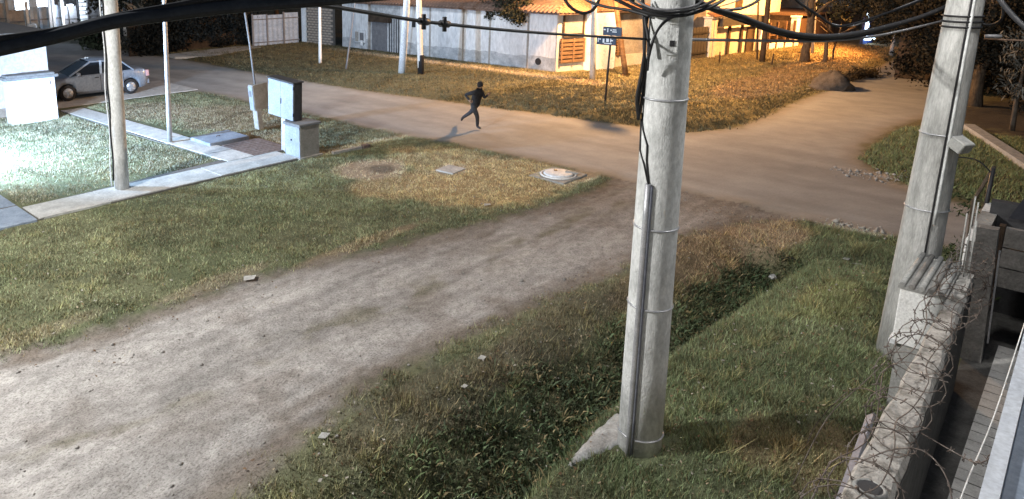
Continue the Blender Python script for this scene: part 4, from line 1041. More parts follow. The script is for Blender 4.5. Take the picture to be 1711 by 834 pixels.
MB().tube([(0, 0, -.1), (.1, .1, 2), (.2, 0, 3.4)], [.25, .2, .15], 8).build('trunk', M_BARK, bk2)
leaves('crown', bk2, blob((38, 52, 4.2), (2, 2, .9), (.7, 1.2), 420, 24), .12, (.016, .02, .017), (.04, .046, .038))

# ------------------------------------------------------------------ houses along the side street (right of the big pole)
o2 = Vector((42.945, 17.598)).to_3d(); e2 = Vector((55.867, 15.443)).to_3d()
a2 = math.atan2(e2.y-o2.y, e2.x-o2.x)
def S2T(t): return o2 + Vector((math.cos(a2), math.sin(a2), 0))*t
def sthing(name, t, label, cat, back=0.):
    p = S2T(t) + Vector((-math.sin(a2), math.cos(a2), 0))*back
    return thing(name, p, label, cat, a2)
gw = sthing('yard_gate', -0.079, 'dark yard gate between big pole and tile capped pillar', 'gate')
Wg = 1.823--0.079
for k in range(6): MB().box((Wg*k/6+.015, 0, .05), (Wg*(k+1)/6-.015, .05, 2.0)).build('board', M_CABD, gw)
MB().box((0, -.05, 1.6), (Wg, -.01, 1.72)).build('rail', M_DARK, gw); MB().box((0, -.05, .4), (Wg, -.01, .52)).build('rail', M_DARK, gw)
MB().box((-3.2, .4, -.1), (Wg+.3, .7, 2.9)).build('backing_wall', M_GATE, gw)
pl = sthing('tile_capped_pillar', 2.280, 'pale gate pillar with an orange clay tile cap', 'pillar')
hp = 2.5
MB().box((-.3, -.1, -.1), (-.02, .4, hp)).build('body', M_WALLW, pl); MB().box((.05, -.12, -.1), (.34, .4, hp)).build('body', M_WALLW, pl); MB().box((-.02, -.04, -.1), (.05, .38, hp)).build('groove', M_WOODD, pl)
MB().box((-.45, -.25, hp), (.5, .5, hp+.08)).build('cap_slab', M_WALLW, pl)
for k in range(6):
    o = bpy.data.objects.new('cap_tile', tmB); COL.objects.link(o); o.parent = pl; o.location = (-.5+.2*k, -.34, hp+.1); o.rotation_euler = (0, -.35, rad(90)); o.scale = (1.1, 1.1, 1.3)
yw = sthing('yard_wall', 2.877, 'beige yard wall with dark iron posts beside the pillar', 'wall')
Wy = 7.696-2.877
MB().box((0, .1, -.1), (Wy, .25, 1.75)).build('wall', M_WALLW, yw)
for k, px in enumerate((4.304, 5.785)): MB().box((px-2.877-.12, 0, -.1), (px-2.877+.12, .09, 1.9)).build('post', M_WOODD, yw)
MB().box((Wy*.74, .02, 0), (Wy*.93, .09, 1.7)).build('door', M_WOODD, yw)
MB().box((0, -.3, 1.95), (Wy*1.02, 1.4, 2.45)).build('awning', M_CABD, yw)
wq = sthing('white_pier', 8.302, 'whitish pier right of the iron posted wall', 'pillar')
MB().box((-.25, -.05, -.1), (.3, .4, 1.6)).build('pier', M_WHITEC, wq); MB().box((-.3, -.1, 1.6), (.35, .45, 1.68)).build('cap', M_WHITEC, wq)
oh = sthing('rendered_house', 7.545, 'pale rendered house lit orange by the street lamp', 'house', 2.2)
Wo = 14.708-7.545
MB().box((-3.2, 0, -.1), (Wo, 5, 4.4)).build('wall', M_WALLW, oh); MB().box((-3.5, -.4, 4.4), (Wo+.3, 5.3, 4.6)).build('roof', M_ROOFD, oh)
MB().box((1.0, -.03, 2.6), (1.9, .0, 3.4)).build('window', M_WOODD, oh)
fn = sthing('yard_fence', 9.072, 'low iron yard fence before the orange lit house', 'fence')
x9 = 13.316-9.072
for px in (9.150, 10.174, 11.305, 12.551): MB().box((px-9.072-.07, -.07, -.1), (px-9.072+.07, .07, 1.9)).build('post', M_IRON, fn)
MB().box((0, -.02, 1.0), (x9, .02, 1.08)).build('rail', M_IRON, fn); MB().box((0, -.02, .1), (x9, .05, .5)).build('base_wall', M_WHITEC, fn)
lw = sthing('white_pier', 12.804, 'bright white gate pier beside the dark garage', 'pillar')
MB().box((-.2, -.1, -.1), (.3, .3, 2.1)).build('pier', M_WHITE, lw); MB().box((-.25, -.15, 2.1), (.35, .35, 2.2)).build('cap', M_WHITE, lw)
ga = sthing('garage', 13.401, 'low dark brown garage at the end of the side street', 'garage', .2)
Wr = 23.645-13.401
MB().box((0, .05, -.1), (Wr, 4, 2.15)).build('wall', M_WOODD, ga); MB().box((-.2, -.2, 2.15), (Wr+.2, 4.2, 2.3)).build('roof', M_IRON, ga)
for k in range(7): MB().box((Wr*(.05+.13*k), 0, .1), (Wr*(.05+.13*k)+Wr*.12, .05, 1.95)).build('door_board', M_IRON, ga)
gh = sthing('gabled_house', 16.145, 'house with lit orange tiled roof above the garage', 'house', 5.)
Wh = 5.6
MB().box((0, 0, -.1), (Wh, 5, 3.3)).build('wall', M_WALLW, gh)
rr = MB().add([(-.4, -.6, 3.25), (Wh+.3, -.6, 3.25), (Wh+.3, 4, 5.3), (-.4, 4, 5.3), (-.4, -.6, 3.15), (Wh+.3, -.6, 3.15), (Wh+.3, 4, 5.2), (-.4, 4, 5.2)], [(0, 1, 2, 3), (7, 6, 5, 4), (0, 4, 5, 1), (1, 5, 6, 2), (2, 6, 7, 3), (3, 7, 4, 0)]).build('roof', M_ROOF, gh)
for k in range(8):
    p0 = Vector((0, -.6, 3.25)).lerp(Vector((0, 4, 5.3)), k/8)
    MB().add([(-.42, p0.y-.05, p0.z+.09), (Wh+.32, p0.y-.05, p0.z+.09), (Wh+.32, p0.y+.6, p0.z+.29), (-.42, p0.y+.6, p0.z+.29), (-.42, p0.y-.05, p0.z), (Wh+.32, p0.y-.05, p0.z)], [(0, 1, 2, 3), (4, 5, 1, 0)]).build('tile_course', M_ROOF, rr)
gr_ = sthing('grey_house', 20.543, 'dull grey house with a glowing doorway at the street end', 'house', 3.)
Wz = 27.297-20.543
MB().box((0, 0, -.1), (Wz+1, 5, 5)).build('wall', M_WALLG, gr_); MB().box((-.2, -.3, 5), (Wz+1.2, 5.3, 5.2)).build('roof', M_CAP, gr_)
dl = thing('lit_doorway', (60.8, 12.35, 0), 'bright bluish white lit door edge at the end of the side street', 'door', a2)
MB().box((-.4, .02, -.1), (1.3, .2, 2.6)).build('frame', M_BLUE, dl); MB().box((-.35, -.04, .55), (.12, .015, 2.3)).build('glow_panel', M_LITD, dl); MB().box((-.3, -.3, .38), (.8, .0, .5)).build('step', M_LITD, dl)
# trees, heap and debris along the side street
tree('tree', 'thick dark trunk right of the orange lit wall', (47.006, 12.410), 5.5, .26, blob((47.3, 12.6, 6.9), (1.3, 1.3, .4), (.6, 1.), 300, 14), .1, (.02, .024, .016), (.05, .052, .035), limbs=4)
tree('tree', 'thin dark trunk right of the thick dark trunk', (47.803, 11.613), 2.6, .14, blob((48.2, 11.8, 3.0), (.5, .6, .2), (.3, .5), 30, 6), .14, (.025, .028, .018), (.055, .055, .035), lean=(.1, 0), limbs=3)
tree('tree', 'very thin crooked sapling beside the soil heap', (48.978, 11.565), 2.2, .07, [], .1, (.03, .03, .02), (.06, .06, .04), lean=(.3, -.2), limbs=4)
hb = (38.185, 8.867)
hp_ = thing('soil_heap', (*hb, 0), 'rounded heap of dark soil at the side street edge', 'heap')
b = MB(); V = []; n = 22; rings = 8
for i in range(rings+1):
    rr_ = .85*math.cos(i/rings*math.pi/2); z = .9*math.sin(i/rings*math.pi/2)-.1
    for k in range(n):
        a = 2*math.pi*k/n; j = 1+.16*math.sin(3*a+i*.3)+.16*random.uniform(-1, 1); V.append((rr_*j*math.cos(a)*1.1, rr_*j*math.sin(a), z*(1+.08*math.sin(2*a))+.07*random.uniform(-1, 1)))
b.add(V, [(i*n+k, i*n+(k+1) % n, (i+1)*n+(k+1) % n, (i+1)*n+k) for i in range(rings) for k in range(n)], True); b.build('heap', M_SOILP, hp_)
litter(hb[0]-1.3, hb[1]+.6, .14, 'white scrap lying on the left foot of the soil heap')
for i, (px, l) in enumerate((((41.909, 8.941), 'low dark twiggy debris just right of the soil heap'), ((43.663, 8.588), 'low dark debris between soil heap and dark tree'))):
    t = thing('debris', (*px, 0), l, 'debris'); leaves('twigs', t, [((px[0]+random.uniform(-.9, .9), px[1]+random.uniform(-.5, .5), random.uniform(.05, .35)), .3, 60) for _ in range(9)], .12, (.03, .022, .014), (.07, .055, .035), asp=.2)
    MB().tube([(-.8, 0, .1), (0, .2, .25), (.9, -.1, .15)], .05, 6).build('branch', M_BARK, t)
t = thing('debris', (*(54.665, 16.123), 0), 'small dark clump in front of the low iron yard fence', 'debris'); c = t.location; leaves('twigs', t, [((c.x+random.uniform(-.4, .4), c.y+random.uniform(-.3, .3), .15), .25, 50) for _ in range(5)], .1, (.02, .016, .012), (.05, .04, .03), asp=.3)
# dark trees on the right side
tree('tree', 'big dark tree overhanging the side street at the right', (44.5, 6.4), 5., .32, blob((44.6, 6.6, 3.6), (1.3, 1.2, 1.25), (.6, 1.0), 520, 62), .075, (.014, .014, .01), (.04, .036, .024), limbs=7)
tree('tree', 'dark tree close behind the weathered pole on its left', (37, 3.4), 5., .24, blob((37.5, 3.2, 3.4), (1.6, 1.1, 1.3), (.6, 1.0), 520, 46), .07, (.012, .012, .009), (.032, .028, .02), limbs=6)
tree('tree', 'dark brownish tree at the top right corner behind the poles', (36, -.6), 5., .24, blob((37, -.8, 3.4), (2., 1.2, 1.4), (.7, 1.1), 520, 50), .07, (.012, .011, .009), (.032, .027, .02), limbs=6)
bh_ = thing('hedge', (42, 1.5, 0), 'dark hedge closing the plot behind the low kerb wall', 'hedge')
leaves('foliage', bh_, [((40+random.random()*4, -4+random.random()*10.5, random.uniform(.3, 3.6)), random.uniform(.6, 1.0), 300) for _ in range(100)], .1, (.012, .011, .009), (.032, .027, .02)); MB().box((2.2, -6, -.1), (2.4, 6, 3.2)).build('backing_fence', M_WOODD, bh_)
pg = (40.777, 2.582)
(px_, py_) = (32.001, 1.847)
ag = thing('shrub', (px_, py_, 0), 'pale leafed shrub hanging at the right edge above the kerb wall', 'shrub')
leaves('foliage', ag, [((px_+random.uniform(-.5, .6), py_+random.uniform(-.6, .6), 1.5+2.1*random.random()), random.uniform(.2, .4), 70) for _ in range(16)], .1, (.04, .038, .03), (.16, .15, .125), asp=.22, droop=1.2)
MB().tube([(0, 0, -.1), (.08, .05, 1.2), (.02, 0, 2.6)], [.09, .07, .04], 8).build('stem', M_BARK, ag)
kw = thing('kerb_wall', (30.6, 2.9, 0), 'low pale kerb wall beyond the grassy corner behind the weathered pole', 'wall')
MB().bar((0, 0, .12), (-2.6, -.95, .12), .25, .5).build('block', M_CONC, kw); MB().bar((-2.63, -.96, .12), (-6., -2.3, .12), .25, .5).build('block', M_CONC, kw); MB().bar((0, 0, .4), (-6., -2.3, .4), .33, .06).build('coping', M_CONC, kw)

# ------------------------------------------------------------------ boundary wall, pillar, barbed wire, passage, own roof
bw2 = thing('boundary_wall', (7, .77, 0), 'weathered concrete boundary wall topped with barbed wire, bottom right', 'wall')
b = MB(); n = 60; V = []
for i in range(n+1):
    x = -6+i*(4.7+6)/n; tp = .026*max(0, x+1); j1, j2 = .008*math.sin(i*1.7)+.006*random.uniform(-1, 1), .008*math.sin(i*1.1)+.006*random.uniform(-1, 1); z = 1.7+.006*random.uniform(-1, 1)
    V += [(x, -.14+tp, -.2), (x, -.15+j1+tp, z-.05), (x, -.12+j1+tp, z), (x, .0, z+.012*random.random()), (x, .13+j2, z), (x, .16+j2, z-.05), (x, .15, -.2)]
Fs = [(i*7+k, i*7+k+1, i*7+8+k, i*7+7+k) for i in range(n) for k in range(6)]+[tuple(range(6, -1, -1)), tuple(n*7+k for k in range(7))]
b.add(V, Fs); b.build('wall', M_TOPWALL, bw2)
MB().prism([(-6, -.165), (-1, -.165), (4.65, -.165+.026*5.65), (4.65, -.145+.026*5.65), (-1, -.145), (-6, -.145)], -.1, 1.6).build('inner_face', M_INNER, bw2)  # thin skin whose dark colour holds the shade on this side of the wall
MB().lathe([(.1, 0), (.1, .02)], 14).xform(Matrix.Translation((-.93, .0, 1.703))).build('drain_hole', M_DARK, bw2)
MB().tube([(-.83, 0, 1.7)]+[(-.93+.1*math.cos(a), .1*math.sin(a), 1.71) for a in np.linspace(.3, 6.28, 16)], .02, 6).build('drain_rim', M_CONC, bw2)
gp = thing('white_pillar', (10.55, .93, 0), 'white painted wall pillar with ribbed sheet on top, right of the mound', 'pillar')
MB().box((.06, -.0, -.1), (1.1, .40, .95)).build('base', M_CONC, gp)
MB().box((0, -.01, .95), (1.15, .45, 1.70), .015).build('box', M_WHITEC, gp); MB().box((-.02, .41, .93), (.2, .48, .99)).build('ledge', M_WHITE, gp)
cp = MB().box((-.03, -.02, 1.70), (1.3, .47, 1.74)).build('cap', M_CONC, gp)
for k in range(5): MB().tube([(-.04, .03+.1*k, 1.755), (1.32, .03+.1*k, 1.76)], .034, 8).build('rib', M_PRECAST if k % 2 else M_CONC, cp)
# continuation of the wall with vertical rods
cw = thing('block_wall', (13.3, .95, 0), 'pale block wall continuing behind the white pillar', 'wall')
for k in range(4):
    for r in range(4): MB().box((.6*k+.01, -.1, .45*r-.1), (.6*k+.585, .1+.01*random.random(), .45*r+.33)).build('block', M_WHITEC if (k+r) % 3 == 0 else M_CONC, cw)
MB().box((0, -.08, -.1), (2.4, .08, 1.66)).build('mortar', M_MORTAR, cw)
for k, (x, y, zt) in enumerate(((11.35, .9, 2.6), (11.5, .86, 2.8), (11.62, .83, 2.7), (11.45, .8, 2.5))):
    t = thing('rebar_rod', (x, y, 1.6), ('leftmost', 'tallest', 'second from right', 'rightmost')[k]+' of the thin pale rods standing on the boundary wall', 'rod', 0, 'rods standing on the wall')
    MB().tube([(0, 0, 0), (.01, .02, (zt-1.6)*.5), (.0, .03, zt-1.6)], .0085, 6).build('rod', M_CONC, t)
# razor-like coil of barbed wire
bc = thing('barbed_wire', (9, .85, 1.9), 'rusty coil of barbed wire along the boundary wall', 'barbed wire')
pts = []; turns = 25
for i in range(turns*14+1):
    a = 2*math.pi*i/14; x = 5.1+7.0*i/(turns*14); r = .22+.04*math.sin(a*.37)+.03*math.sin(a*.11+1)
    pts.append((x+.16*math.sin(a*.5+.4)+.1*math.sin(a*.23), .80+.03*math.sin(x*1.7)+r*math.cos(a), 1.93+.06*math.sin(x*.9)+r*.95*math.sin(a)))
MB().tube(pts, .0046, 5).build('coil', M_WIRE, bc, True)
pts2 = [(5.2+k*.44, .74+.05*math.sin(k*1.9), 1.83+.05*math.sin(k*2.3)) for k in range(17)]
MB().tube(smooth_path(pts2, 3), .005, 5).build('strand', M_WIRE, bc, True)
MB().tube(smooth_path([(5.2+k*.44, .93+.06*math.sin(k*1.3+1), 2.0+.07*math.sin(k*1.7)) for k in range(17)], 3), .005, 5).build('strand', M_WIRE, bc, True)
bb = MB()
for i in range(2, len(pts)-1, 2):
    p = Vector(pts[i])
    for s in range(2):
        d = Vector((random.gauss(0, 1), random.gauss(0, 1), random.gauss(0, 1))).normalized()*.036
        bb.tube([p-d, p+d], .005, 3)
bb.build('barbs', M_WIRE, bc, True, 'stuff')
bl = thing('barbed_wire', (6.2, .4, 1.5), 'loose barbed wire loop sagging into the passage at the bottom right', 'barbed wire')
lp_ = smooth_path([(6.3, .9, 1.75), (6.35, .7, 1.95), (6.4, .5, 2.0), (6.3, .32, 1.85), (6.1, .25, 1.5), (5.9, .32, 1.35), (5.8, .55, 1.5), (6.0, .75, 1.72)], 6)
MB().tube(lp_, .006, 5).build('wire', M_WIRE, bl, True)
l3 = smooth_path([(7.2, .62, 1.7), (7.0, .36, 1.75), (6.7, .22, 1.9), (6.3, .14, 2.2), (6.0, .1, 2.5)], 6); MB().tube(l3, .005, 5).build('wire', M_WIRE, bl, True)
bb = MB()
for p in (lp_+l3)[::3]:
    for s in range(2):
        d = Vector((random.gauss(0, 1), random.gauss(0, 1), random.gauss(0, 1))).normalized()*.036; bb.tube([p-d, p+d], .005, 3)
bb.build('barbs', M_WIRE, bl, True, 'stuff')
ob = thing('barbed_wire', (8.2, 1.4, .5), 'loose strands of wire hanging on the grass side of the wall', 'barbed wire')
MB().tube(smooth_path([(7.6, .95, 1.7), (8.3, 1.25, 1.35), (8.9, 1.5, .9), (9.0, 1.75, .35), (8.8, 1.8, .05)], 5), .005, 5).build('wire', M_WIRE, ob, True); MB().tube(smooth_path([(9.4, 1., 1.7), (8.9, 1.3, 1.2), (8.4, 1.55, .8), (8.0, 1.7, .1)], 5), .005, 5).build('wire', M_WIRE, ob, True)
pb = (7.825, 1.081, 1.348); pe = (6.293, 0.990, 1.261)
ab = thing('steel_bar', pe, 'flat grey steel bar leaning along the outside of the boundary wall', 'bar')
MB().bar(pe, pb, .085, .03, (1, 0, .3)).build('bar', M_BAR, ab, True); MB().bar(lerp(pe, pb, .82), lerp(pe, pb, .8)[:2]+(lerp(pe, pb, .8)[2]+.05,), .02, .09).build('bracket', M_BAR, ab, True)

# passage
ps_ = struct(MB().box((-2, -1.2, -.2), (15.5, .8, .012)).build('passage', M_INNER))  # bare strip beside the tiles has the wall's shade in its dark colour
src = None
for i in range(34):
    for j in range(2):
        if src is None: src = MB().box((0, 0, 0), (.225, .235, .05), 0).build('paving_tile', M_TILE, ps_); o = src
        else: o = share('paving_tile', src, ps_)
        o.location = (5.4+.24*i, -.02+.245*j, .004+.006*random.random())
# gate frame across the passage
gp2 = thing('precast_post', (12.9, .70, 0), 'leaning precast concrete post at the mouth of the passage', 'post')
MB().bar((0, .0, -.1), (.06, .1, 2.02), .24, .2, (1, 0, 0)).build('post', M_PRECAST, gp2); MB().bar((.03, -.14, .3), (.08, -.07, 1.7), .02, .04).build('steel_edge', M_STEEL, gp2)
sw2 = thing('slab_wall', (13.4, .35, 0), 'wall of stacked precast slabs bridging over the dark passage opening', 'wall')
for k in range(3): MB().box((0, -1.9, 1.02+.31*k), (.1+.012*(k % 2), .28, 1.31+.31*k)).build('slab', M_PRECAST, sw2)
MB().box((.0, .29, .2), (.14, .36, 1.95)).build('slotted_post', M_WOODD, sw2); MB().box((-.05, -1.9, -.1), (.1, -.42, 1.015)).build('side_wall', M_PRECAST, sw2); MB().box((1.6, -1.9, -.1), (1.75, .6, 1.9)).build('rear_wall', M_CABD, sw2)
tp_ = thing('lean_to', (15.2, -.1, 1.6), 'dark sagging lean-to roof behind the precast slabs', 'roof')
MB().add([(-1.3, .75, .35), (-1.3, -2, .5), (1.6, -2, 1.25), (1.2, .35, 1.1), (-1.3, .75, .3), (-1.3, -2, .45), (1.6, -2, 1.2), (1.2, .35, 1.05)], [(0, 1, 2, 3), (7, 6, 5, 4), (0, 4, 5, 1), (1, 5, 6, 2), (2, 6, 7, 3), (3, 7, 4, 0)]).build('sheet', M_DARK, tp_); MB().bar((-.9, .2, .5), (-.2, -.1, .85), .09, .03).build('lath', M_PRECAST, tp_); MB().box((-1.2, -1.8, -1.7), (1.2, .3, .3)).build('shed', M_CABD, tp_)
bs = thing('bush', (13.0, -.05, .9), 'small green bush growing before the precast slabs at the right edge', 'bush')
leaves('foliage', bs, [((13.05+random.uniform(-.2, .2), -.12+random.uniform(-.2, .2), 1.2+random.uniform(-.3, .25)), .16, 60) for _ in range(9)], .035, (.03, .055, .02), (.07, .10, .04)); MB().tube([(0, -.05, -.9), (.05, 0, .1)], .02, 6).build('stem', M_BARK, bs)
bs = thing('weeds', (15.4, 1.15, 0), 'tangle of tall weeds behind the rods on the wall', 'weeds')
leaves('foliage', bs, [((16+random.uniform(-1.2, 1.6), 1.05+random.uniform(-.45, .4), .5+random.uniform(-.4, .8)), .3, 80) for _ in range(16)], .05, (.03, .05, .022), (.09, .11, .05), asp=.3); MB().tube([(.3, 0, -.1), (.5, .1, 1.6), (.4, -.1, 2.3)], .03, 6).build('stem', M_BARK, bs)
oh2 = thing('own_house', (6, -1.3, 0), 'near house with white gutter on a blue grey canopy, lower right corner', 'house')
MB().box((-9, -4, -.1), (2.6, -.9, 3.2)).build('wall', M_WHITE, oh2)
MB().box((-9, 1.1, 2.7), (2.9, 1.33, 2.78)).build('canopy', M_ROOFB, oh2)
for x_ in (-6, -2.5, 1.2, 2.6): MB().bar((x_, -.9, 2.2), (x_, 1.3, 2.68), .05, .05).build('bracket', M_STEEL, oh2)
MB().box((-9, 1.332, 2.72), (2.92, 1.415, 2.815), 0).build('gutter', M_GUT, oh2)
rc = [(8.910, 0.149, 2.286), (7.715, 0.194, 1.859), (6.625, 0.243, 1.776), (6.184, 0.250, 1.779)]
rp_ = thing('cord', rc[0], 'thin pale cord strung along the passage beside the white gutter', 'cord')
MB().tube(smooth_path(rc, 4), .005, 6).build('cord', M_WHITEC, rp_, True)
# ------------------------------------------------------------------ cables
def cable(pts, r, label, m=M_CABLE, name='cable', clamps=(), per=8, n=8, group=None):
    P = smooth_path(pts, per); b = MB(); b.tube(P, r, n)
    mid = P[len(P)//2]
    t = thing(name, tuple(mid), label, 'cable', 0, group)
    b.build('strand', m, t, True)
    for c in clamps:
        c = Vector(c); k = min(range(1, len(P)-1), key=lambda i: (P[i]-c).length); d = (P[k+1]-P[k-1]).normalized()
        g = MB(); g.tube([P[k]-d*.05, P[k]+d*.05], r*2.1, 10); g.tube([P[k]+Vector((0, 0, .0)), P[k]+Vector((0, 0, .05))], r*1.3, 8); g.tube([P[k], P[k]-Vector((0, 0, .055))], r*1.3, 8); g.build('clamp', M_DARK, t, True)
    return t
# thick drop cable passing close under the eave at the top left
thick = [(0.676, 3.126, 5.349), (0.837, 3.114, 5.363), (0.922, 3.105, 5.373), (1.129, 3.055, 5.412), (1.350, 2.996, 5.462), (1.577, 2.921, 5.487), (1.742, 2.836, 5.507), (1.935, 2.791, 5.518), (2.177, 2.698, 5.531), (2.452, 2.575, 5.552), (2.990, 2.336, 5.580)]
t = cable(thick, .030, 'thick black cable sweeping across the top left corner close to the camera', M_CABLEB)
P2 = smooth_path([(p[0]+.012, p[1]+.01, p[2]+.028+.012*math.sin(i*1.3)) for i, p in enumerate(thick)], 8); MB().tube(P2, .018, 7).build('strand', M_CABLE, t, True)
P2 = smooth_path([(p[0]-.006, p[1]-.006, p[2]-.012) for i, p in enumerate(thick)], 8); MB().tube(P2, .02, 7).build('strand', M_CABLE, t, True)
cable([(1.999, 2.881, 5.545), (2.324, 2.978, 5.507), (2.650, 3.074, 5.466), (3.065, 3.220, 5.407), (3.636, 3.347, 5.322), (4.115, 3.428, 5.261), (4.887, 3.496, 5.168), (5.685, 3.541, 5.082), (6.408, 3.521, 5.011), (7.289, 3.410, 4.927)], .0125, 'black cable with two clamps crossing in front of the long pale house', clamps=[(3.704, 3.348, 5.310), (4.005, 3.398, 5.273)])
cable([(7.724, 3.187, 4.911), (8.260, 3.074, 4.874), (9.126, 2.915, 4.816), (10.032, 2.714, 4.756), (10.813, 2.505, 4.730), (11.776, 2.268, 4.734), (12.605, 1.907, 4.838), (12.936, 1.613, 4.954)], .017, 'straight grey cable between the two big concrete poles', M_GREYC)
cable([(7.592, 3.172, 5.359), (8.104, 3.048, 5.212), (8.466, 2.951, 5.134), (8.797, 2.883, 5.047), (9.404, 2.816, 4.924), (9.933, 2.695, 4.839), (10.509, 2.540, 4.795), (11.110, 2.377, 4.804), (11.763, 2.177, 4.863), (12.379, 1.890, 4.985), (12.853, 1.616, 5.158)], .033, 'heavy sagging black cable bundle between the two big poles')
cable([(7.687, 3.209, 5.317), (8.204, 3.083, 5.180), (8.898, 2.911, 4.998), (9.507, 2.842, 4.873), (10.062, 2.691, 4.778), (10.814, 2.506, 4.737), (11.455, 2.310, 4.770), (12.001, 2.084, 4.863)], .016, 'thinner black cable hugging the underside of the heavy bundle')
cable([(11.698, 3.382, 5.256), (11.879, 3.309, 5.140), (12.077, 3.224, 5.039), (12.277, 3.139, 4.945), (12.477, 3.048, 4.832), (12.686, 2.964, 4.770), (13.122, 2.827, 4.799), (13.645, 2.628, 4.903), (14.253, 2.359, 5.059), (14.801, 2.146, 5.201)], .02, 'black cable dipping before the tiled roof of the side street')
cable([(12.795, 3.160, 4.817), (12.920, 3.021, 4.771), (13.200, 2.880, 4.754), (13.532, 2.717, 4.829), (14.033, 2.549, 4.964), (14.454, 2.320, 5.110), (14.679, 2.131, 5.224)], .011, 'fine cable with loose loops right of the tiled roof', M_GREYC)
cable([(7.648, 4.708, 5.350), (7.670, 4.650, 5.239), (7.719, 4.577, 5.162), (7.789, 4.495, 5.127), (7.871, 4.425, 5.162), (7.931, 4.394, 5.253), (7.967, 4.389, 5.350)], .02, 'hanging loop of black cable left of the street sign top')
cable([(7.435, 4.342, 5.353), (7.404, 4.206, 5.285), (7.352, 3.953, 5.238), (7.319, 3.690, 5.218), (7.274, 3.429, 5.170)], .016, 'black cable reaching the big pole from the upper left')
cable([(7.072, 3.847, 5.391), (7.078, 3.675, 5.322), (7.129, 3.529, 5.252), (7.162, 3.333, 5.198), (7.252, 3.166, 5.184), (7.450, 3.049, 5.210), (7.779, 2.962, 5.285), (8.116, 2.943, 5.374)], .02, 'lower black coil wrapped in front of the big pole top')
cable([(7.111, 3.664, 5.395), (7.088, 3.513, 5.303), (7.131, 3.302, 5.231), (7.251, 3.150, 5.221), (7.414, 3.027, 5.255), (7.659, 2.950, 5.327), (7.839, 2.933, 5.383)], .015, 'upper black coil wrapped in front of the big pole top')
cable([(7.134, 3.570, 5.397), (7.152, 3.445, 5.291), (7.177, 3.262, 5.249), (7.287, 3.126, 5.256), (7.493, 3.032, 5.294), (7.625, 3.003, 5.387)], .013, 'grey cable coil among the black coils on the big pole top', M_GREYC)
cable([(7.275, 3.145, 5.190), (7.188, 3.213, 5.130), (7.132, 3.267, 5.034), (7.108, 3.296, 4.911), (7.147, 3.345, 4.731)], .014, 'black drop lead curving down the left side of the big pole')
cable([(7.239, 3.179, 5.184), (7.158, 3.235, 5.107), (7.117, 3.281, 4.985), (7.127, 3.325, 4.834), (7.173, 3.354, 4.615)], .012, 'second black drop lead just inside the first on the big pole')
cable([(7.349, 3.570, 5.391), (7.344, 3.528, 5.243), (7.283, 3.466, 5.086), (7.231, 3.404, 4.956), (7.207, 3.371, 4.773)], .018, 'dark vertical lead hanging left of the big pole top')
cable([(7.622, 3.114, 5.273), (8.082, 3.072, 5.218), (8.570, 3.015, 5.206), (8.902, 2.984, 5.241), (9.381, 2.975, 5.350)], .017, 'black cable rising to the right from the big pole top')
cable([(7.513, 3.065, 5.231), (7.833, 3.041, 5.249), (8.139, 3.028, 5.256), (8.494, 2.979, 5.310), (8.683, 2.955, 5.371)], .009, 'thin grey wire rising right of the big pole top', M_GREYC)
cable([(7.516, 3.112, 5.387), (7.817, 3.070, 5.292), (8.127, 3.025, 5.212), (8.312, 2.987, 5.218), (8.600, 2.987, 5.213)], .01, 'thin grey wire sloping down right of the big pole top', M_GREYC)
cable([(11.843, 1.088, 5.334), (11.638, 0.956, 5.185), (11.442, 0.820, 5.057), (11.263, 0.671, 4.935)], .03, 'thick dark cable descending in the top right corner')
cable([(12.575, 1.464, 5.174), (12.526, 1.300, 4.959), (12.500, 1.163, 4.904), (12.360, 1.038, 4.982), (12.274, 1.029, 5.141), (12.149, 1.069, 5.326)], .018, 'dark cable loop right of the weathered pole top')
cable([(12.792, 1.604, 4.928), (12.671, 1.531, 5.004), (12.747, 1.466, 5.037), (13.020, 1.402, 5.010)], .013, 'short dark lashing around the weathered pole top')
t = thing('rod', (12.515, 1.088, 4.717), 'thin brown horizontal rod at the top right edge', 'rod')
MB().tube([(12.432, 1.174, 4.724), (12.101, 0.646, 4.756)], .012, 6).build('rod', M_IRON, t, True); MB().tube([(12.437, 1.179, 4.756), (12.469, 1.005, 4.766)], .03, 6).build('insulator', M_GREYC, t, True)
t = thing('iron_stake', (15.6, 1.05, 0), 'black iron stake standing in the weeds by the wall', 'stake')
MB().tube([(0, 0, -.1), (.03, .0, 1.6), (.05, 0, 2.3)], .035, 7).build('stake', M_DARK, t); MB().tube(smooth_path([(.0, .9, 2.0), (.03, .6, 2.35), (.05, .25, 2.4), (.05, 0, 2.2)], 5), .012, 5).build('hoop', M_CABLE, t)

# ------------------------------------------------------------------ luminaires (real lamps; the light sits under each lens)
def lamp_light(name, p, power, color, parent, aim=(0, 0, -1), cone=168, blend=.6, size=.35):
    if color[2] < .2: size = .14
    l = bpy.data.lights.new(name, 'SPOT' if cone < 160 else 'POINT'); l.energy = power; l.color = color
    if cone < 160: l.spot_size = rad(cone); l.spot_blend = blend
    l.shadow_soft_size = size
    o = bpy.data.objects.new(name, l); COL.objects.link(o); o.parent = parent; o.location = p
    o.rotation_mode = 'QUATERNION'; o.rotation_quaternion = Vector(aim).to_track_quat('-Z', 'Y')
def head(t, p, d, lens):   # lamp head at local p, pointing along d
    p = Vector(p); d = Vector(d).normalized(); s = Vector((-d.y, d.x, 0))
    h = MB(); h.bar(p-d*.3, p+d*.3, .26, .1); ho_ = h.build('lamp_head', M_GATE, t)
    MB().bar(p-d*.22-Vector((0, 0, .056)), p+d*.22-Vector((0, 0, .056)), .2, .01).build('lens', lens, ho_)
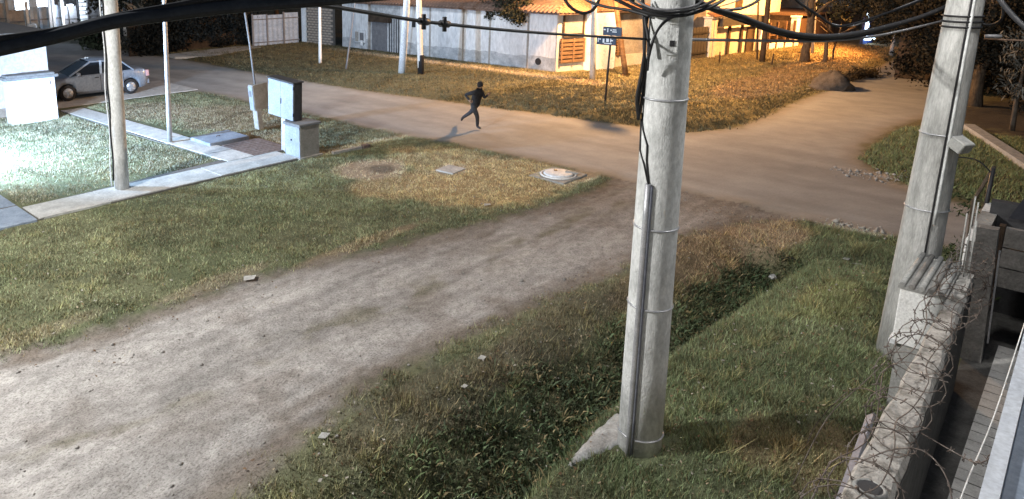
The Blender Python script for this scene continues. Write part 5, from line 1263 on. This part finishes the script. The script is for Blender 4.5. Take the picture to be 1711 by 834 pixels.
def street_lamp(b, arm, z, label, lens, power, color, aim=(0, 0, -1), cone=168):
    t = thing('street_lamp', (b[0], b[1], 0), label, 'street lamp')
    MB().tube([(0, 0, -.1), (0, 0, 2), (0, 0, z-.3)], [.12, .1, .07], 12).build('post', M_POLE, t)
    A = Vector((arm[0]-b[0], arm[1]-b[1], 0)); d = A.normalized()
    MB().tube(smooth_path([(0, 0, z-.3), tuple(A*.4+Vector((0, 0, z+.1))), tuple(A-d*.25+Vector((0, 0, z+.06)))], 6), .035, 8).build('arm', M_STEEL, t)
    head(t, A+Vector((0, 0, z+.05)), d, lens)
    lamp_light('lamp_light', A+Vector((0, 0, z-.1)), power, color, t, aim, cone)
    return t
def pole_lamp(t, tip, z, lens, power, color, aim=(0, 0, -1), cone=168):   # lamp carried by an existing pole
    c = on_pole(t, z); A = Vector((tip[0]-t.location.x, tip[1]-t.location.y, z)); d = A-c; d.z = 0; d.normalize()
    MB().tube(smooth_path([tuple(c), tuple(c.lerp(A, .5)+Vector((0, 0, .15))), tuple(A-d*.25+Vector((0, 0, .05)))], 6), .03, 8).build('arm', M_STEEL, t)
    head(t, A+Vector((0, 0, .05)), d, lens)
    lamp_light('lamp_light', A+Vector((0, 0, -.1)), power, color, t, aim, cone)
WHITE, COLD, SOD = (1, .98, .95), (.5, .71, 1), (1, .54, .22)
street_lamp((-4.6, 14.6), (-3.1, 12.6), 10.0, 'white led street lamp beside the dirt track, left of the view', M_LED, P_TRACK, WHITE)
pole_lamp(p1, (26.0, 26.6), 7.0, M_LED, P_STREET, (.82, .9, 1))
pole_lamp(rp, (10.6, 1.27), 8.3, M_LED, 430, WHITE)
pole_lamp(p3, (32.55, 17.2), 7.0, M_SODL, P_SOD_A, SOD)
street_lamp((54.6, 9.6), (52.6, 11.2), 7.2, 'sodium street lamp behind the big dark tree of the side street', M_SODL, P_SOD_B, (1, .43, .11), (-.25, .75, -.62), 135)
xl = 24.762; zl = 2.238
t = thing('yard_lamp', (xl, 63.9, 0), 'small bright lamp on a bracket above the purple grey sheet panel', 'lamp')
MB().tube([(0, 0, -.1), (0, 0, zl+.1), (0, -.35, zl+.12)], .04, 8).build('post', M_GATE, t)
lh_ = MB().box((-.22, -.55, zl+.05), (.22, -.25, zl+.12)).build('lamp_head', M_GATE, t); MB().box((-.2, -.53, zl+.0), (.2, -.27, zl+.049)).build('lens', M_LED, lh_)
lamp_light('lamp_light', (0, -.8, zl-.15), 190, (.7, .84, 1), t)
t = thing('flood_lamp', (3.3, 22.3, 0), 'cold floodlight on a short post left of the white house lawn', 'lamp')
MB().tube([(0, 0, -.1), (0, 0, 2.4)], .05, 10).build('post', M_STEEL, t)
fhd = MB().box((-.05, -.2, 2.4), (.08, .2, 2.7), .02).build('lamp_head', M_DARK, t); MB().box((.081, -.17, 2.43), (.09, .17, 2.67)).build('lens', M_LED, fhd)
lamp_light('lamp_light', (.2, 0, 2.5), P_FLOOD, COLD, t, (.92, .06, -.36), 124, .8, .15)
